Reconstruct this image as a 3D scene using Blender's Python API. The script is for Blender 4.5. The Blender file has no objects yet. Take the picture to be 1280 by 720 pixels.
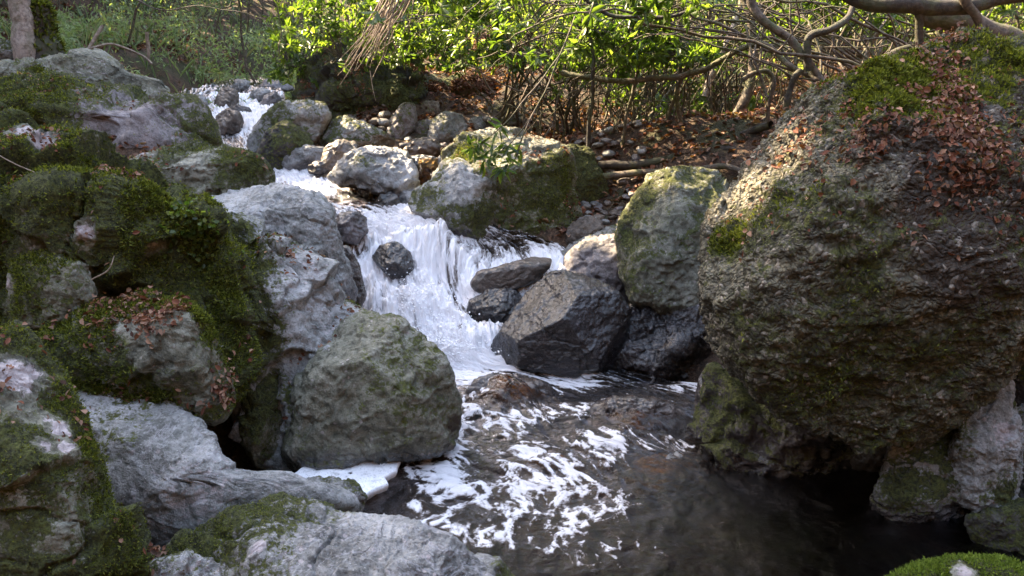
import bpy, bmesh, math, random
import numpy as np
from mathutils import Vector

# ------------------------------------------------------------------ camera, light, exposure
S = bpy.context.scene
COL = S.collection
CAM_Z, PITCH, FPX = 2.6, math.radians(18.0), 985.0
cam_d = bpy.data.cameras.new('camera'); cam = bpy.data.objects.new('camera', cam_d); COL.objects.link(cam)
cam.location = (0, 0, CAM_Z); cam.rotation_euler = (math.radians(90) - PITCH, 0, 0)
cam_d.sensor_width = 36; cam_d.lens = 36 * FPX / 1280; cam_d.clip_start = 0.05; cam_d.clip_end = 500
S.camera = cam
SUN_EL, SUN_AZ = math.radians(40), math.radians(-55)      # azimuth from +Y, negative = left
W = bpy.data.worlds.new('World'); S.world = W; W.use_nodes = True
nt = W.node_tree; bg = nt.nodes['Background']
sky = nt.nodes.new('ShaderNodeTexSky'); sky.sky_type = 'NISHITA'; sky.sun_disc = False
sky.sun_elevation = SUN_EL; sky.sun_rotation = SUN_AZ; sky.air_density = 1.0; sky.dust_density = 1.2; sky.ozone_density = 0.7
nt.links.new(sky.outputs[0], bg.inputs[0]); bg.inputs[1].default_value = 0.15
sl = bpy.data.lights.new('sun', 'SUN'); sun = bpy.data.objects.new('sun', sl); COL.objects.link(sun)
sl.energy = 3.1; sl.angle = math.radians(0.5); sl.color = (1.0, 0.90, 0.72)
SD = Vector((math.sin(SUN_AZ) * math.cos(SUN_EL), math.cos(SUN_AZ) * math.cos(SUN_EL), math.sin(SUN_EL)))
sun.rotation_euler = SD.to_track_quat('Z', 'Y').to_euler(); sun.location = (0, 0, 30)
S.view_settings.view_transform = 'Standard'; S.view_settings.look = 'None'
S.view_settings.exposure = 3.5
S.view_settings.use_white_balance = True; S.view_settings.white_balance_temperature = 8300; S.view_settings.white_balance_tint = 11; S.view_settings.gamma = 1.0; S.view_settings.use_curve_mapping = False
S.cycles.max_bounces = 6; S.cycles.transparent_max_bounces = 8; S.cycles.diffuse_bounces = 3
S.cycles.transmission_bounces = 4; S.cycles.glossy_bounces = 3; S.cycles.use_denoising = True
S.cycles.caustics_reflective = False; S.cycles.caustics_refractive = False; S.cycles.sample_clamp_indirect = 4

# ------------------------------------------------------------------ helpers: projection, noise, meshes
cp, sp = math.cos(PITCH), math.sin(PITCH)
def ray(px, py):
    a = (np.asarray(px, float) - 640) / FPX; b = (360 - np.asarray(py, float)) / FPX
    return np.stack([a, cp + b * sp, -sp + b * cp], -1)      # forward*1 + right*a + up*b
def at(px, py, Y):
    r = ray(px, py); return r * (Y / r[..., 1:2]) + np.array([0, 0, CAM_Z])
def atz(px, py, z):
    r = ray(px, py); return r * ((z - CAM_Z) / r[..., 2:3]) + np.array([0, 0, CAM_Z])
def proj(P):
    q = P - np.array([0, 0, CAM_Z]); f = q[..., 1] * cp - q[..., 2] * sp; u = q[..., 1] * sp + q[..., 2] * cp
    f = np.maximum(f, 0.05)
    return 640 + FPX * q[..., 0] / f, 360 - FPX * u / f
_r = np.random.RandomState(7)
_perm = np.tile(_r.permutation(256), 3).astype(np.int64)
_g = _r.normal(size=(256, 3)); _g /= np.linalg.norm(_g, axis=1)[:, None]
def perlin(P):
    i = np.floor(P).astype(np.int64); f = P - i; i &= 255
    w = f * f * f * (f * (f * 6 - 15) + 10); out = 0
    for dx in (0, 1):
        for dy in (0, 1):
            for dz in (0, 1):
                h = _perm[_perm[_perm[i[:, 0] + dx] + i[:, 1] + dy] + i[:, 2] + dz]
                d = f - np.array([dx, dy, dz])
                v = (_g[h] * d).sum(1)
                out = out + v * (w[:, 0] if dx else 1 - w[:, 0]) * (w[:, 1] if dy else 1 - w[:, 1]) * (w[:, 2] if dz else 1 - w[:, 2])
    return out * 1.6
def fbm(P, sc, octs=4, seed=0, ridged=False, gain=0.5):
    P = P * sc + seed * 17.31; a = 1; t = 0; s = 0
    for k in range(octs):
        n = perlin(P); n = (1 - 2 * np.abs(n)) if ridged else n
        t = t + a * n; s += a; a *= gain; P = P * 2.03 + 5.2
    return t / s
def worley(P, sc, seed=0):
    P = P * sc + seed * 3.7; i = np.floor(P).astype(np.int64); f1 = np.full(len(P), 9.); f2 = f1.copy(); idn = np.zeros(len(P), int)
    for dx in (-1, 0, 1):
        for dy in (-1, 0, 1):
            for dz in (-1, 0, 1):
                c = i + np.array([dx, dy, dz]); m = c & 255
                h = _perm[_perm[_perm[m[:, 0]] + m[:, 1]] + m[:, 2]]
                q = c + 0.5 + _g[h] * 0.42
                d = np.linalg.norm(P - q, axis=1)
                cl = d < f1
                f2 = np.where(cl, f1, np.minimum(f2, d)); idn = np.where(cl, h, idn); f1 = np.where(cl, d, f1)
    return f1, f2, idn / 255.0
def sat(x): return np.clip(x, 0, 1)
def sstep(a, b, x): t = sat((x - a) / (b - a)); return t * t * (3 - 2 * t)

def mk_mesh(name, V, F, mat, attrs=None, smooth=True, parent=None, origin=None, extra=None):
    """V (n,3) world coords, F (m,k) int array or list of such arrays"""
    V = np.asarray(V, np.float32)
    Fs = F if isinstance(F, list) else [F]
    if origin is None: origin = np.array([0, 0, 0]) if parent is None else np.array(parent['_o'])
    me = bpy.data.meshes.new(name)
    me.vertices.add(len(V)); me.vertices.foreach_set('co', (V - np.asarray(origin, np.float32)).astype(np.float32).ravel())
    nl = sum(f.size for f in Fs); nf = sum(len(f) for f in Fs)
    me.loops.add(nl); me.polygons.add(nf)
    me.loops.foreach_set('vertex_index', np.concatenate([f.ravel() for f in Fs]).astype(np.int32))
    tot = np.concatenate([np.full(len(f), f.shape[1]) for f in Fs]); st = np.concatenate([[0], np.cumsum(tot)[:-1]])
    me.polygons.foreach_set('loop_start', st.astype(np.int32))
    me.update(calc_edges=True)
    if smooth: me.polygons.foreach_set('use_smooth', np.ones(nf, bool))
    for k, v in (attrs or {}).items():
        v = np.asarray(v, np.float32)
        if v.ndim == 2:
            a = me.attributes.new(k, 'FLOAT_VECTOR', 'POINT'); a.data.foreach_set('vector', v.ravel())
        else:
            a = me.attributes.new(k, 'FLOAT', 'POINT'); a.data.foreach_set('value', v)
    me.materials.append(mat); me.validate()
    o = bpy.data.objects.new(name, me); COL.objects.link(o)
    if parent is None: o.location = origin
    else: o.parent = parent
    o['_o'] = [float(c) for c in origin]
    return o
def tag(o, label=None, cat=None, group=None, kind=None):
    if label: o['label'] = label
    if cat: o['category'] = cat
    if group: o['group'] = group
    if kind: o['kind'] = kind
    return o
def empty(name, loc, label, cat, group=None):
    o = bpy.data.objects.new(name, None); COL.objects.link(o); o.location = loc; o.empty_display_size = 0.2
    o['_o'] = [float(c) for c in loc]; return tag(o, label, cat, group)
def vnormals(V, F):
    n = np.zeros_like(V); a = np.cross(V[F[:, 1]] - V[F[:, 0]], V[F[:, 2]] - V[F[:, 0]])
    for k in range(F.shape[1]):
        for c in range(3): n[:, c] += np.bincount(F[:, k], a[:, c], len(V))
    return n / (np.linalg.norm(n, axis=1)[:, None] + 1e-12)

# ------------------------------------------------------------------ materials
class NT:
    def __init__(s, name):
        s.m = bpy.data.materials.new(name); s.m.use_nodes = True; s.t = s.m.node_tree; s.t.nodes.clear()
        s.out = s.t.nodes.new('ShaderNodeOutputMaterial')
    def n(s, typ, ins=None, **kw):
        nd = s.t.nodes.new('ShaderNode' + typ)
        for k, v in kw.items(): setattr(nd, k, v)
        for k, v in (ins or {}).items():
            if hasattr(v, 'is_linked') or isinstance(v, bpy.types.NodeSocket): s.t.links.new(v, nd.inputs[k])
            else: nd.inputs[k].default_value = v
        return nd
    def attr(s, name): return s.n('Attribute', attribute_name=name).outputs
    def math(s, op, a, b=0.5, clamp=False):
        return s.n('Math', {0: a, 1: b}, operation=op, use_clamp=clamp).outputs[0]
    def mix(s, f, a, b, blend='MIX'):
        nd = s.n('Mix', data_type='RGBA', blend_type=blend)
        for i, v in ((0, f), (6, a), (7, b)):
            if isinstance(v, bpy.types.NodeSocket): s.t.links.new(v, nd.inputs[i])
            else: nd.inputs[i].default_value = v if i == 0 else (*v, 1)
        return nd.outputs[2]
    def noise(s, vec, sc, det=4, rough=0.55, dist=0.0):
        return s.n('TexNoise', {'Vector': vec, 'Scale': sc, 'Detail': det, 'Roughness': rough, 'Distortion': dist}).outputs[0]
    def ramp(s, f, lo, hi):
        return s.n('MapRange', {0: f, 1: lo, 2: hi}, interpolation_type='SMOOTHSTEP').outputs[0]
    def bump(s, h, st, dist, nrm=None):
        d = {'Height': h, 'Strength': st, 'Distance': dist}
        if nrm is not None: d['Normal'] = nrm
        return s.n('Bump', d).outputs[0]
    def fin(s, shader): s.t.links.new(shader, s.out.inputs[0]); return s.m

def rock_mat(name, dark, mid, light, pale=(0.42, 0.36, 0.36), moss_a=(0.024, 0.027, 0.008), moss_b=(0.095, 0.104, 0.024),
             rough=0.72, bump=1.0, crack=0.5, veins=0.0, pebbly=0.0):
    N = NT(name); pos = N.n('NewGeometry').outputs['Position']
    a_m, a_p, a_w, a_d = [N.attr(k)[2] for k in ('moss', 'pale', 'wet', 'dirt')]
    n1 = N.noise(pos, 2.6, 7, 0.6, 0.6); n2 = N.noise(pos, 21, 6, 0.65); n3 = N.noise(pos, 95, 3, 0.6)
    c = N.mix(N.ramp(n1, 0.34, 0.52), dark, mid); c = N.mix(N.ramp(n1, 0.5, 0.66), c, light)
    c = N.mix(N.math('MULTIPLY', N.ramp(n2, 0.42, 0.66), 0.5), c, light)
    c = N.mix(N.math('MULTIPLY', N.ramp(n2, 0.5, 0.30), 0.6), c, tuple(x * 0.45 for x in dark))
    c = N.mix(N.math('MULTIPLY', N.ramp(n3, 0.60, 0.74), 0.5), c, tuple(min(1, x * 1.7) for x in light))
    c = N.mix(N.math('MULTIPLY', N.ramp(n3, 0.46, 0.28), 0.75), c, tuple(x * 0.4 for x in dark))
    if veins:
        vn = N.noise(pos, 3.0, 5, 0.6, 1.8); v = N.ramp(N.math('ABSOLUTE', N.math('SUBTRACT', vn, 0.5)), 0.02, 0.0)
        c = N.mix(N.math('MULTIPLY', v, veins), c, (0.45, 0.43, 0.46))
    # lichen specks and blotches
    sp1 = N.n('TexVoronoi', {'Vector': pos, 'Scale': 17.0, 'Randomness': 1.0}).outputs[0]
    nb = N.noise(pos, 4.3, 3, 0.6)
    spf = N.math('MULTIPLY', N.ramp(sp1, 0.22, 0.14), N.ramp(nb, 0.5, 0.58))
    c = N.mix(N.math('MULTIPLY', spf, 0.55), c, pale)
    ns = N.noise(pos, 30, 4, 0.7)
    pf = N.ramp(N.math('ADD', a_p, N.math('MULTIPLY', N.math('SUBTRACT', ns, 0.5), 1.1)), 0.42, 0.6)
    c = N.mix(pf, c, N.mix(N.ramp(n2, 0.35, 0.6), tuple(x * 0.6 for x in pale), pale))
    # dark staining / brown dirt
    c = N.mix(N.ramp(N.math('ADD', a_d, N.math('MULTIPLY', N.math('SUBTRACT', ns, 0.5), 0.8)), 0.4, 0.65), c, (0.035, 0.022, 0.014))
    # wetness darkens
    c = N.mix(N.math('MULTIPLY', a_w, 0.85), c, N.mix(1.0, c, (0.22, 0.19, 0.21), 'MULTIPLY'))
    # moss
    nm = N.noise(pos, 13, 6, 0.7); nm2 = N.noise(pos, 60, 4, 0.7)
    mf = N.ramp(N.math('ADD', a_m, N.math('ADD', N.math('MULTIPLY', N.math('SUBTRACT', nm, 0.5), 1.3), N.math('MULTIPLY', N.math('SUBTRACT', nm2, 0.5), 0.8))), 0.40, 0.62)
    mc = N.mix(N.ramp(nm2, 0.38, 0.62), moss_a, moss_b); mc = N.mix(N.ramp(nm, 0.52, 0.72), mc, tuple(x * 1.5 for x in moss_b))
    c = N.mix(mf, c, mc)
    h = N.math('ADD', N.math('MULTIPLY', n2, 1.0), N.math('MULTIPLY', n3, 0.35))
    bp = N.bump(h, 0.75 * bump, 0.03)
    if pebbly:
        pv = N.n('TexVoronoi', {'Vector': N.n('VectorMath', {0: pos, 1: N.n('VectorMath', {0: N.n('TexNoise', {'Vector': pos, 'Scale': 6.0, 'Detail': 4.0}).outputs[1], 1: (0.12, 0.12, 0.12)}, operation='MULTIPLY').outputs[0]}, operation='ADD').outputs[0], 'Scale': 46.0})
        pc = N.n('SeparateColor', {0: pv.outputs[1]}).outputs[0]
        c = N.mix(pebbly, c, N.mix(1.0, c, N.mix(pc, (0.5, 0.49, 0.46), (1.7, 1.62, 1.5)), 'MULTIPLY'))
        c = N.mix(N.math('MULTIPLY', N.ramp(pc, 0.90, 0.97), 0.8), c, pale)
        c = N.mix(N.math('MULTIPLY', N.ramp(pv.outputs[0], 0.4, 0.75), 0.55), c, (0.012, 0.011, 0.008))
        h = N.math('SUBTRACT', h, N.math('MULTIPLY', pv.outputs[0], 1.2)); bp = N.bump(h, 0.9, 0.025)
    if crack:
        wp = N.n('VectorMath', {0: pos, 1: N.n('TexNoise', {'Vector': pos, 'Scale': 1.3, 'Detail': 6.0}).outputs[1]}, operation='ADD').outputs[0]
        ve = N.n('TexVoronoi', {'Vector': wp, 'Scale': 1.7, 'Randomness': 1.0}, feature='DISTANCE_TO_EDGE').outputs[0]
        cm = N.ramp(N.noise(pos, 1.1, 2), 0.5, 0.6)
        bp = N.bump(N.math('MAXIMUM', N.ramp(ve, 0.0, 0.02), N.math('SUBTRACT', 1.0, cm)), crack, 0.02, bp)
    mb = N.bump(nm2, 1.0, 0.05, bp)
    rg = N.math('ADD', N.math('MULTIPLY', a_w, 0.18 - rough), N.math('ADD', rough, N.math('MULTIPLY', N.math('SUBTRACT', n3, 0.5), 0.25)), clamp=True)
    nrm = N.n('Mix', data_type='VECTOR')
    N.t.links.new(mf, nrm.inputs[0]); N.t.links.new(bp, nrm.inputs[4]); N.t.links.new(mb, nrm.inputs[5])
    rg = N.math('ADD', rg, N.math('MULTIPLY', mf, 0.6), clamp=True)
    b = N.n('BsdfPrincipled', {'Base Color': c, 'Roughness': rg, 'Normal': nrm.outputs[1], 'Specular IOR Level': 0.5,
        'Coat Weight': N.math('MULTIPLY', N.math('MULTIPLY', a_w, 0.6), N.math('SUBTRACT', 1.0, mf)), 'Coat Roughness': 0.12, 'Coat Normal': N.bump(n2, 0.5, 0.02)})
    return N.fin(b.outputs[0])
M = {}
M['grey'] = rock_mat('grey_rock', (0.075, 0.073, 0.068), (0.175, 0.17, 0.162), (0.33, 0.32, 0.31), veins=0.35)
M['pale'] = rock_mat('pale_rock', (0.085, 0.086, 0.08), (0.20, 0.20, 0.19), (0.365, 0.36, 0.36), crack=0.35, veins=0.3)
M['green'] = rock_mat('green_grey_rock', (0.052, 0.050, 0.034), (0.128, 0.122, 0.086), (0.25, 0.24, 0.195))
M['purple'] = rock_mat('purple_rock', (0.07, 0.058, 0.056), (0.155, 0.13, 0.13), (0.27, 0.235, 0.24))
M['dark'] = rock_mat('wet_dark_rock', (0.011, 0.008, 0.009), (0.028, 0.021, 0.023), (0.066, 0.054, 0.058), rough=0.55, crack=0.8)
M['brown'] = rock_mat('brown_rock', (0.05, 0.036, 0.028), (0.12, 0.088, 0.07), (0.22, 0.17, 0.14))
M['black'] = rock_mat('shadow_rock', (0.02, 0.019, 0.017), (0.05, 0.047, 0.042), (0.10, 0.095, 0.088))  # darkened rock colour; shade is put into stones lying in shadow
M['cong'] = rock_mat('conglomerate', (0.028, 0.025, 0.015), (0.075, 0.067, 0.042), (0.155, 0.138, 0.095), pale=(0.28, 0.24, 0.2), crack=0.0, bump=1.5, pebbly=0.5)
M['white'] = rock_mat('glare_white_slab', (0.75, 0.74, 0.76), (0.88, 0.87, 0.9), (0.95, 0.95, 0.97), pale=(0.95, 0.95, 0.97), crack=0.1, bump=0.3)  # near-white base colour paints in the glare of a sunlit ledge

def leaf_mat(name, cols, trans=0.5, rough=0.45, spec=0.4):
    N = NT(name); r = N.attr('rnd')[2]; cr = N.n('ValToRGB', {0: r}); e = cr.color_ramp.elements
    while len(e) < len(cols): e.new(0.5)
    for i, c in enumerate(cols): e[i].position = i / (len(cols) - 1); e[i].color = (*c, 1)
    b = N.n('BsdfPrincipled', {'Base Color': cr.outputs[0], 'Roughness': rough, 'Specular IOR Level': spec})
    t = N.n('BsdfTranslucent', {'Color': N.mix(1.0, cr.outputs[0], (2.4, 2.6, 1.0), 'MULTIPLY')})
    return N.fin(N.n('MixShader', {0: trans, 1: b.outputs[0], 2: t.outputs[0]}).outputs[0])
M['leaf'] = leaf_mat('green_leaves', [(0.022, 0.042, 0.012), (0.05, 0.085, 0.02), (0.085, 0.125, 0.03), (0.17, 0.20, 0.06)], 0.5, 0.4, .5)
M['leaf_far'] = leaf_mat('far_leaves', [(0.035, 0.05, 0.02), (0.075, 0.10, 0.035), (0.14, 0.165, 0.06), (0.42, 0.42, 0.24)], 0.55)  # palest leaf colour stands in for sunlit gloss on the leaves
M['leaf_pale'] = leaf_mat('pale_undergrowth', [(0.09, 0.12, 0.06), (0.15, 0.20, 0.11), (0.22, 0.27, 0.17), (0.22, 0.17, 0.12)], 0.35, 0.6, 0.2)
M['crown'] = leaf_mat('crown_leaves', [(0.04, 0.06, 0.015), (0.06, 0.09, 0.02)], 0.1, 0.7, 0.1)
M['litter'] = leaf_mat('dead_leaves', [(0.04, 0.016, 0.011), (0.11, 0.035, 0.02), (0.17, 0.062, 0.034), (0.28, 0.16, 0.11), (0.06, 0.03, 0.022)], 0.1, 0.7, 0.2)
M['mossf'] = leaf_mat('moss_fuzz', [(0.025, 0.032, 0.008), (0.075, 0.088, 0.018), (0.17, 0.18, 0.04)], 0.25, 0.8, 0.1)
M['mossb'] = leaf_mat('bright_moss_fuzz', [(0.06, 0.09, 0.015), (0.12, 0.17, 0.03), (0.2, 0.26, 0.05)], 0.25, 0.8, 0.1)
def bark_mat(name, a, b, moss=0.4):
    N = NT(name); pos = N.n('NewGeometry').outputs['Position']; n = N.noise(pos, 22, 6, 0.7); n2 = N.noise(pos, 4, 4, 0.6)
    c = N.mix(N.ramp(n, 0.35, 0.65), a, b); c = N.mix(N.math('MULTIPLY', N.ramp(n2, 0.45, 0.6), moss), c, (0.07, 0.085, 0.02))
    return N.fin(N.n('BsdfPrincipled', {'Base Color': c, 'Roughness': 0.8, 'Normal': N.bump(n, 0.8, 0.02)}).outputs[0])
M['bark'] = bark_mat('bark', (0.035, 0.024, 0.017), (0.13, 0.095, 0.07), 0.5)
M['bark_dark'] = bark_mat('dark_bark', (0.012, 0.009, 0.007), (0.05, 0.036, 0.027), 0.3)
M['twig'] = bark_mat('pale_twigs', (0.14, 0.10, 0.07), (0.30, 0.23, 0.18), 0.0)
M['bark_pale'] = bark_mat('pale_bark', (0.16, 0.12, 0.10), (0.36, 0.29, 0.25), 0.25)
def ground_mat():
    N = NT('forest_floor'); pos = N.n('NewGeometry').outputs['Position']
    n = N.noise(pos, 9, 7, 0.7); n2 = N.noise(pos, 1.3, 4, 0.6); n3 = N.noise(pos, 45, 4, 0.7)
    c = N.mix(N.ramp(n, 0.35, 0.62), (0.025, 0.016, 0.010), (0.10, 0.05, 0.028)); c = N.mix(N.math('MULTIPLY', N.ramp(n3, 0.5, 0.65), 0.8), c, (0.20, 0.11, 0.065))
    c = N.mix(N.math('MULTIPLY', N.ramp(n2, 0.5, 0.62), 0.6), c, (0.045, 0.06, 0.018))
    return N.fin(N.n('BsdfPrincipled', {'Base Color': c, 'Roughness': 0.9, 'Normal': N.bump(N.math('ADD', n, n3), 1.0, 0.06)}).outputs[0])
M['ground'] = ground_mat()
def water_mat():
    N = NT('peaty_water'); fl = N.attr('flow')[1]; fo = N.attr('foam')[2]; cl = N.attr('clear')[2]; fr = N.attr('froth')[2]
    n1 = N.noise(fl, 10, 8, 0.75, 0.9); n2 = N.noise(fl, 30, 6, 0.75, 0.5); n3 = N.noise(fl, 3.2, 5, 0.65, 1.2)
    f = N.math('ADD', fo, N.math('ADD', N.math('MULTIPLY', N.math('SUBTRACT', n1, 0.5), 0.85), N.math('MULTIPLY', N.math('SUBTRACT', n2, 0.5), 1.1)))
    f = N.math('POWER', N.ramp(f, 0.32, 0.92), 1.2)
    f = N.math('MAXIMUM', f, N.math('MULTIPLY', N.math('MULTIPLY', fr, N.ramp(n1, 0.3, 0.65)), 0.42, clamp=True))
    tint = N.mix(cl, (0.06, 0.030, 0.014), (0.85, 0.50, 0.18))
    bp = N.bump(N.math('ADD', N.math('MULTIPLY', n1, 0.8), N.math('MULTIPLY', n2, 0.45)), 0.5, 0.03)
    bf = N.bump(N.math('ADD', n1, N.math('MULTIPLY', n2, 0.5)), 0.8, 0.05)
    tr = N.n('BsdfTransparent', {'Color': tint}); gl = N.n('BsdfGlossy', {'Color': (0.36, 0.35, 0.37, 1), 'Roughness': 0.04, 'Normal': bp})
    fz = N.n('Fresnel', {'IOR': 1.22, 'Normal': bp})
    w = N.n('MixShader', {0: fz.outputs[0], 1: tr.outputs[0], 2: gl.outputs[0]})
    fc = N.mix(N.ramp(f, 0.2, 0.8), (0.24, 0.17, 0.125), (0.84, 0.82, 0.85))
    thin = N.math('MULTIPLY', N.ramp(N.math('ADD', N.math('MULTIPLY', n1, .6), N.math('MULTIPLY', n3, .5)), 0.55, 0.38), 0.6)
    fc = N.mix(thin, fc, (0.30, 0.27, 0.29))
    foam = N.n('BsdfPrincipled', {'Base Color': fc, 'Roughness': 0.45, 'Normal': bf, 'Specular IOR Level': 0.4,
                                  'Subsurface Weight': 0.0})
    return N.fin(N.n('MixShader', {0: f, 1: w.outputs[0], 2: foam.outputs[0]}).outputs[0])
M['water'] = water_mat()
def plain(name, col, rough): 
    N = NT(name); return N.fin(N.n('BsdfPrincipled', {'Base Color': (*col, 1), 'Roughness': rough}).outputs[0])
M['drop'] = plain('spray_white', (0.9, 0.9, 0.93), 0.3)

# ------------------------------------------------------------------ stream sections (photo pixel of each bank + water level)
SEC = [(250, 1050, 0, 1750, 1050, 0), (330, 860, 0, 1560, 860, 0), (420, 720, 0, 1480, 720, 0), (400, 600, 0, 1400, 610, 0), (470, 545, .01, 1160, 550, .0),
       (500, 492, .03, 980, 500, .0), (480, 462, .07, 830, 478, .03), (440, 430, .16, 720, 448, .12), (415, 375, .40, 700, 398, .3),
       (400, 328, .62, 700, 352, .52), (385, 296, .79, 715, 318, .66), (370, 268, .92, 640, 292, .82), (345, 246, 1.02, 540, 262, .97), (325, 231, 1.07, 515, 240, 1.04),
       (305, 211, 1.11, 430, 220, 1.1), (250, 190, 1.18, 375, 199, 1.18), (238, 170, 1.27, 352, 181, 1.27), (228, 143, 1.46, 350, 150, 1.46),
       (228, 121, 1.60, 352, 125, 1.60), (262, 109, 1.72, 345, 111, 1.72), (280, 100, 1.80, 325, 101, 1.80)]
SL = np.array([atz(a, b, c) for a, b, c, _, _, _ in SEC]); SR = np.array([atz(d, e, f) for _, _, _, d, e, f in SEC])
o_ = np.argsort(SL[:, 1]); p_ = np.argsort(SR[:, 1])
def zw(y): return np.interp(y, (SL[:, 1] + SR[:, 1]) / 2, (SL[:, 2] + SR[:, 2]) / 2)
def xl(y): return np.interp(y, SL[o_, 1], SL[o_, 0])
def xr(y): return np.interp(y, SR[p_, 1], SR[p_, 0])
def ground_z(x, y):
    x = np.asarray(x, float); y = np.asarray(y, float)
    base = zw(y) + 0.07 * np.clip(y - 15, 0, 12)
    dl = xl(y) - x; dr = x - xr(y)
    dl = dl - 0.55 * sstep(5.2, 4.4, y); L = np.where(y < 10, 1, sat(1.6 - y * 0.06))
    z = base - 0.38
    z = z + (0.38 + 0.75 * L) * sstep(0.0, 1.3, dl) + 0.10 * np.clip(dl - 1.3, 0, 7)
    k = sstep(7.2, 8.6, y)
    k = sstep(8.3, 9.6, y); j = sstep(4.6, 5.6, y)
    near = (1 - j) * 1.35 * sstep(0.0, 1.2, dr) + j * (0.34 * sstep(0.0, 0.7, dr) + 0.7 * sstep(1.6, 3.4, dr))
    z = z + (1 - k) * (near + 0.25 * np.clip(x - 3.2, 0, 5)) + k * ((0.38 + 0.10) * sstep(0.2, 1.2, dr) + 0.04 * np.clip(dr - 1.2, 0, 8))
    z = z + 0.35 * sstep(9.6, 11.5, y) * sstep(1.6, 0.2, x) * sstep(-3.4, -2.2, x)
    z = z + 0.9 * np.clip(np.abs(x) - 8.5, 0, 15) + 1.1 * np.clip(-2 - y, 0, 14) + 0.16 * np.clip(y - 16, 0, 12) + 0.1 * np.clip(y - 28, 0, 10) + 0.85 * np.clip(y - 36, 0, 36)  # unseen valley sides, rear and far hill raised to block low sky
    P = np.stack([x.ravel(), y.ravel(), 0 * x.ravel()], 1)
    z = z + (0.10 * fbm(P, 0.9, 4, 3) + 0.05 * fbm(P, 4, 3, 4)).reshape(x.shape) * (0.5 + sstep(0, 1, np.maximum(dl, dr)))
    return z
def grid_faces(nu, nv):
    i = np.arange(nu * nv).reshape(nu, nv)
    return np.stack([i[:-1, :-1], i[1:, :-1], i[1:, 1:], i[:-1, 1:]], -1).reshape(-1, 4)
gx = np.concatenate([np.linspace(-60, -9, 50), np.arange(-8.9, 9, 0.07), np.linspace(9, 60, 50)])
gy = np.concatenate([np.linspace(-40, 1, 40), np.arange(1.05, 17, 0.07), np.linspace(17.1, 80, 110)])
GX, GY = np.meshgrid(gx, gy, indexing='ij'); GZ = ground_z(GX, GY)
tag(mk_mesh('ground', np.stack([GX, GY, GZ], -1).reshape(-1, 3), grid_faces(len(gx), len(gy)), M['ground']), kind='structure')

# ------------------------------------------------------------------ water
def crom(P, t):
    n = len(P); i = np.clip(t.astype(int), 0, n - 2); f = (t - i)[:, None]
    p0 = P[np.clip(i - 1, 0, n - 1)]; p1 = P[i]; p2 = P[i + 1]; p3 = P[np.clip(i + 2, 0, n - 1)]
    return 0.5 * (2 * p1 + (p2 - p0) * f + (2 * p0 - 5 * p1 + 4 * p2 - p3) * f * f + (3 * p1 - p0 - 3 * p2 + p3) * f ** 3)
NU, NV = 1250, 380
cc = (SL + SR) / 2; seg = np.linalg.norm(np.diff(cc, axis=0), axis=1); cum = np.concatenate([[0], np.cumsum(seg)])
wgt = np.concatenate([[0], np.cumsum(seg / np.clip(cc[1:, 1] / 5.0, 0.7, 3))])
tt = np.interp(np.linspace(0, wgt[-1], NU), wgt, np.arange(len(cc)))
A, B = crom(SL, tt), crom(SR, tt); arc = np.interp(tt, np.arange(len(cc)), cum)
v = np.linspace(-0.04, 1.04, NV)[None, :, None]
P = (A[:, None] * (1 - v) + B[:, None] * v).reshape(-1, 3)
wid = np.linalg.norm(B - A, axis=1)[:, None] * (v[0, :, 0][None] - 0.5)
flow = np.stack([wid.ravel(), np.repeat(arc, NV), 0 * wid.ravel()], 1)
px, py = proj(P)
FO = [(420, 250, 45, 14, .35), (360, 222, 40, 12, .75), (400, 232, 35, 9, .9), (330, 190, 50, 12, .75), (300, 150, 50, 20, .85), (300, 124, 45, 6, .7), (480, 262, 60, 10, .7),
      (480, 290, 70, 22, .9), (575, 318, 40, 24, .62), (520, 292, 40, 8, .8), (500, 345, 70, 40, .88), (530, 400, 60, 50, 1.0), (650, 330, 90, 16, .8), (600, 380, 60, 60, .7),
      (560, 440, 60, 28, 1.1), (510, 455, 50, 20, .7), (640, 455, 60, 12, .85), (700, 480, 50, 12, .55), (600, 478, 40, 15, .7), (545, 530, 45, 40, .55), (590, 500, 30, 25, .62), (620, 530, 60, 18, .42), (690, 520, 50, 16, .36),
      (740, 560, 60, 16, .44), (800, 562, 90, 9, .5), (560, 600, 60, 28, .58), (640, 615, 95, 28, .54), (540, 650, 60, 18, .36), (520, 640, 18, 12, .6), (730, 625, 80, 26, .42), (700, 590, 120, 30, .44),
      (800, 520, 60, 20, .30), (905, 655, 28, 22, .46), (945, 685, 22, 20, .46), (770, 690, 110, 30, .24), (640, 675, 110, 28, .33), (850, 630, 60, 30, .2), (880, 490, 60, 8, .35), (720, 655, 12, 6, .6)]
foam = np.zeros(len(P))
for a, b, sx, sy, val in FO:
    foam = np.maximum(foam, val * np.exp(-0.5 * (((px - a) / sx) ** 2 + ((py - b) / sy) ** 2)))
FO += [(555, 474, 60, 14, .95), (640, 470, 60, 9, .75), (545, 505, 34, 24, .72), (600, 465, 60, 12, .9)]
FD = [(478, 612, 30, 18), (470, 590, 20, 8), (1000, 660, 110, 60), (830, 600, 45, 18), (600, 700, 50, 8), (455, 258, 28, 8), (648, 497, 26, 12), (800, 525, 30, 14)]
for a, b, sx, sy in FD: foam *= 1 - 0.9 * np.exp(-0.5 * (((px - a) / sx) ** 2 + ((py - b) / sy) ** 2))
fast = sstep(475, 440, py)                                  # 1 in the cascade
warp = flow + (1 - fast)[:, None] * 0.035 * np.stack([fbm(flow, 7, 3, 25), fbm(flow, 7, 3, 26), 0 * px], 1) + (0.14 + 0.0 * (1 - fast))[:, None] * np.stack([fbm(flow, 1.8, 3, 5), fbm(flow, 1.8, 3, 6), 0 * px], 1)
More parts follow.
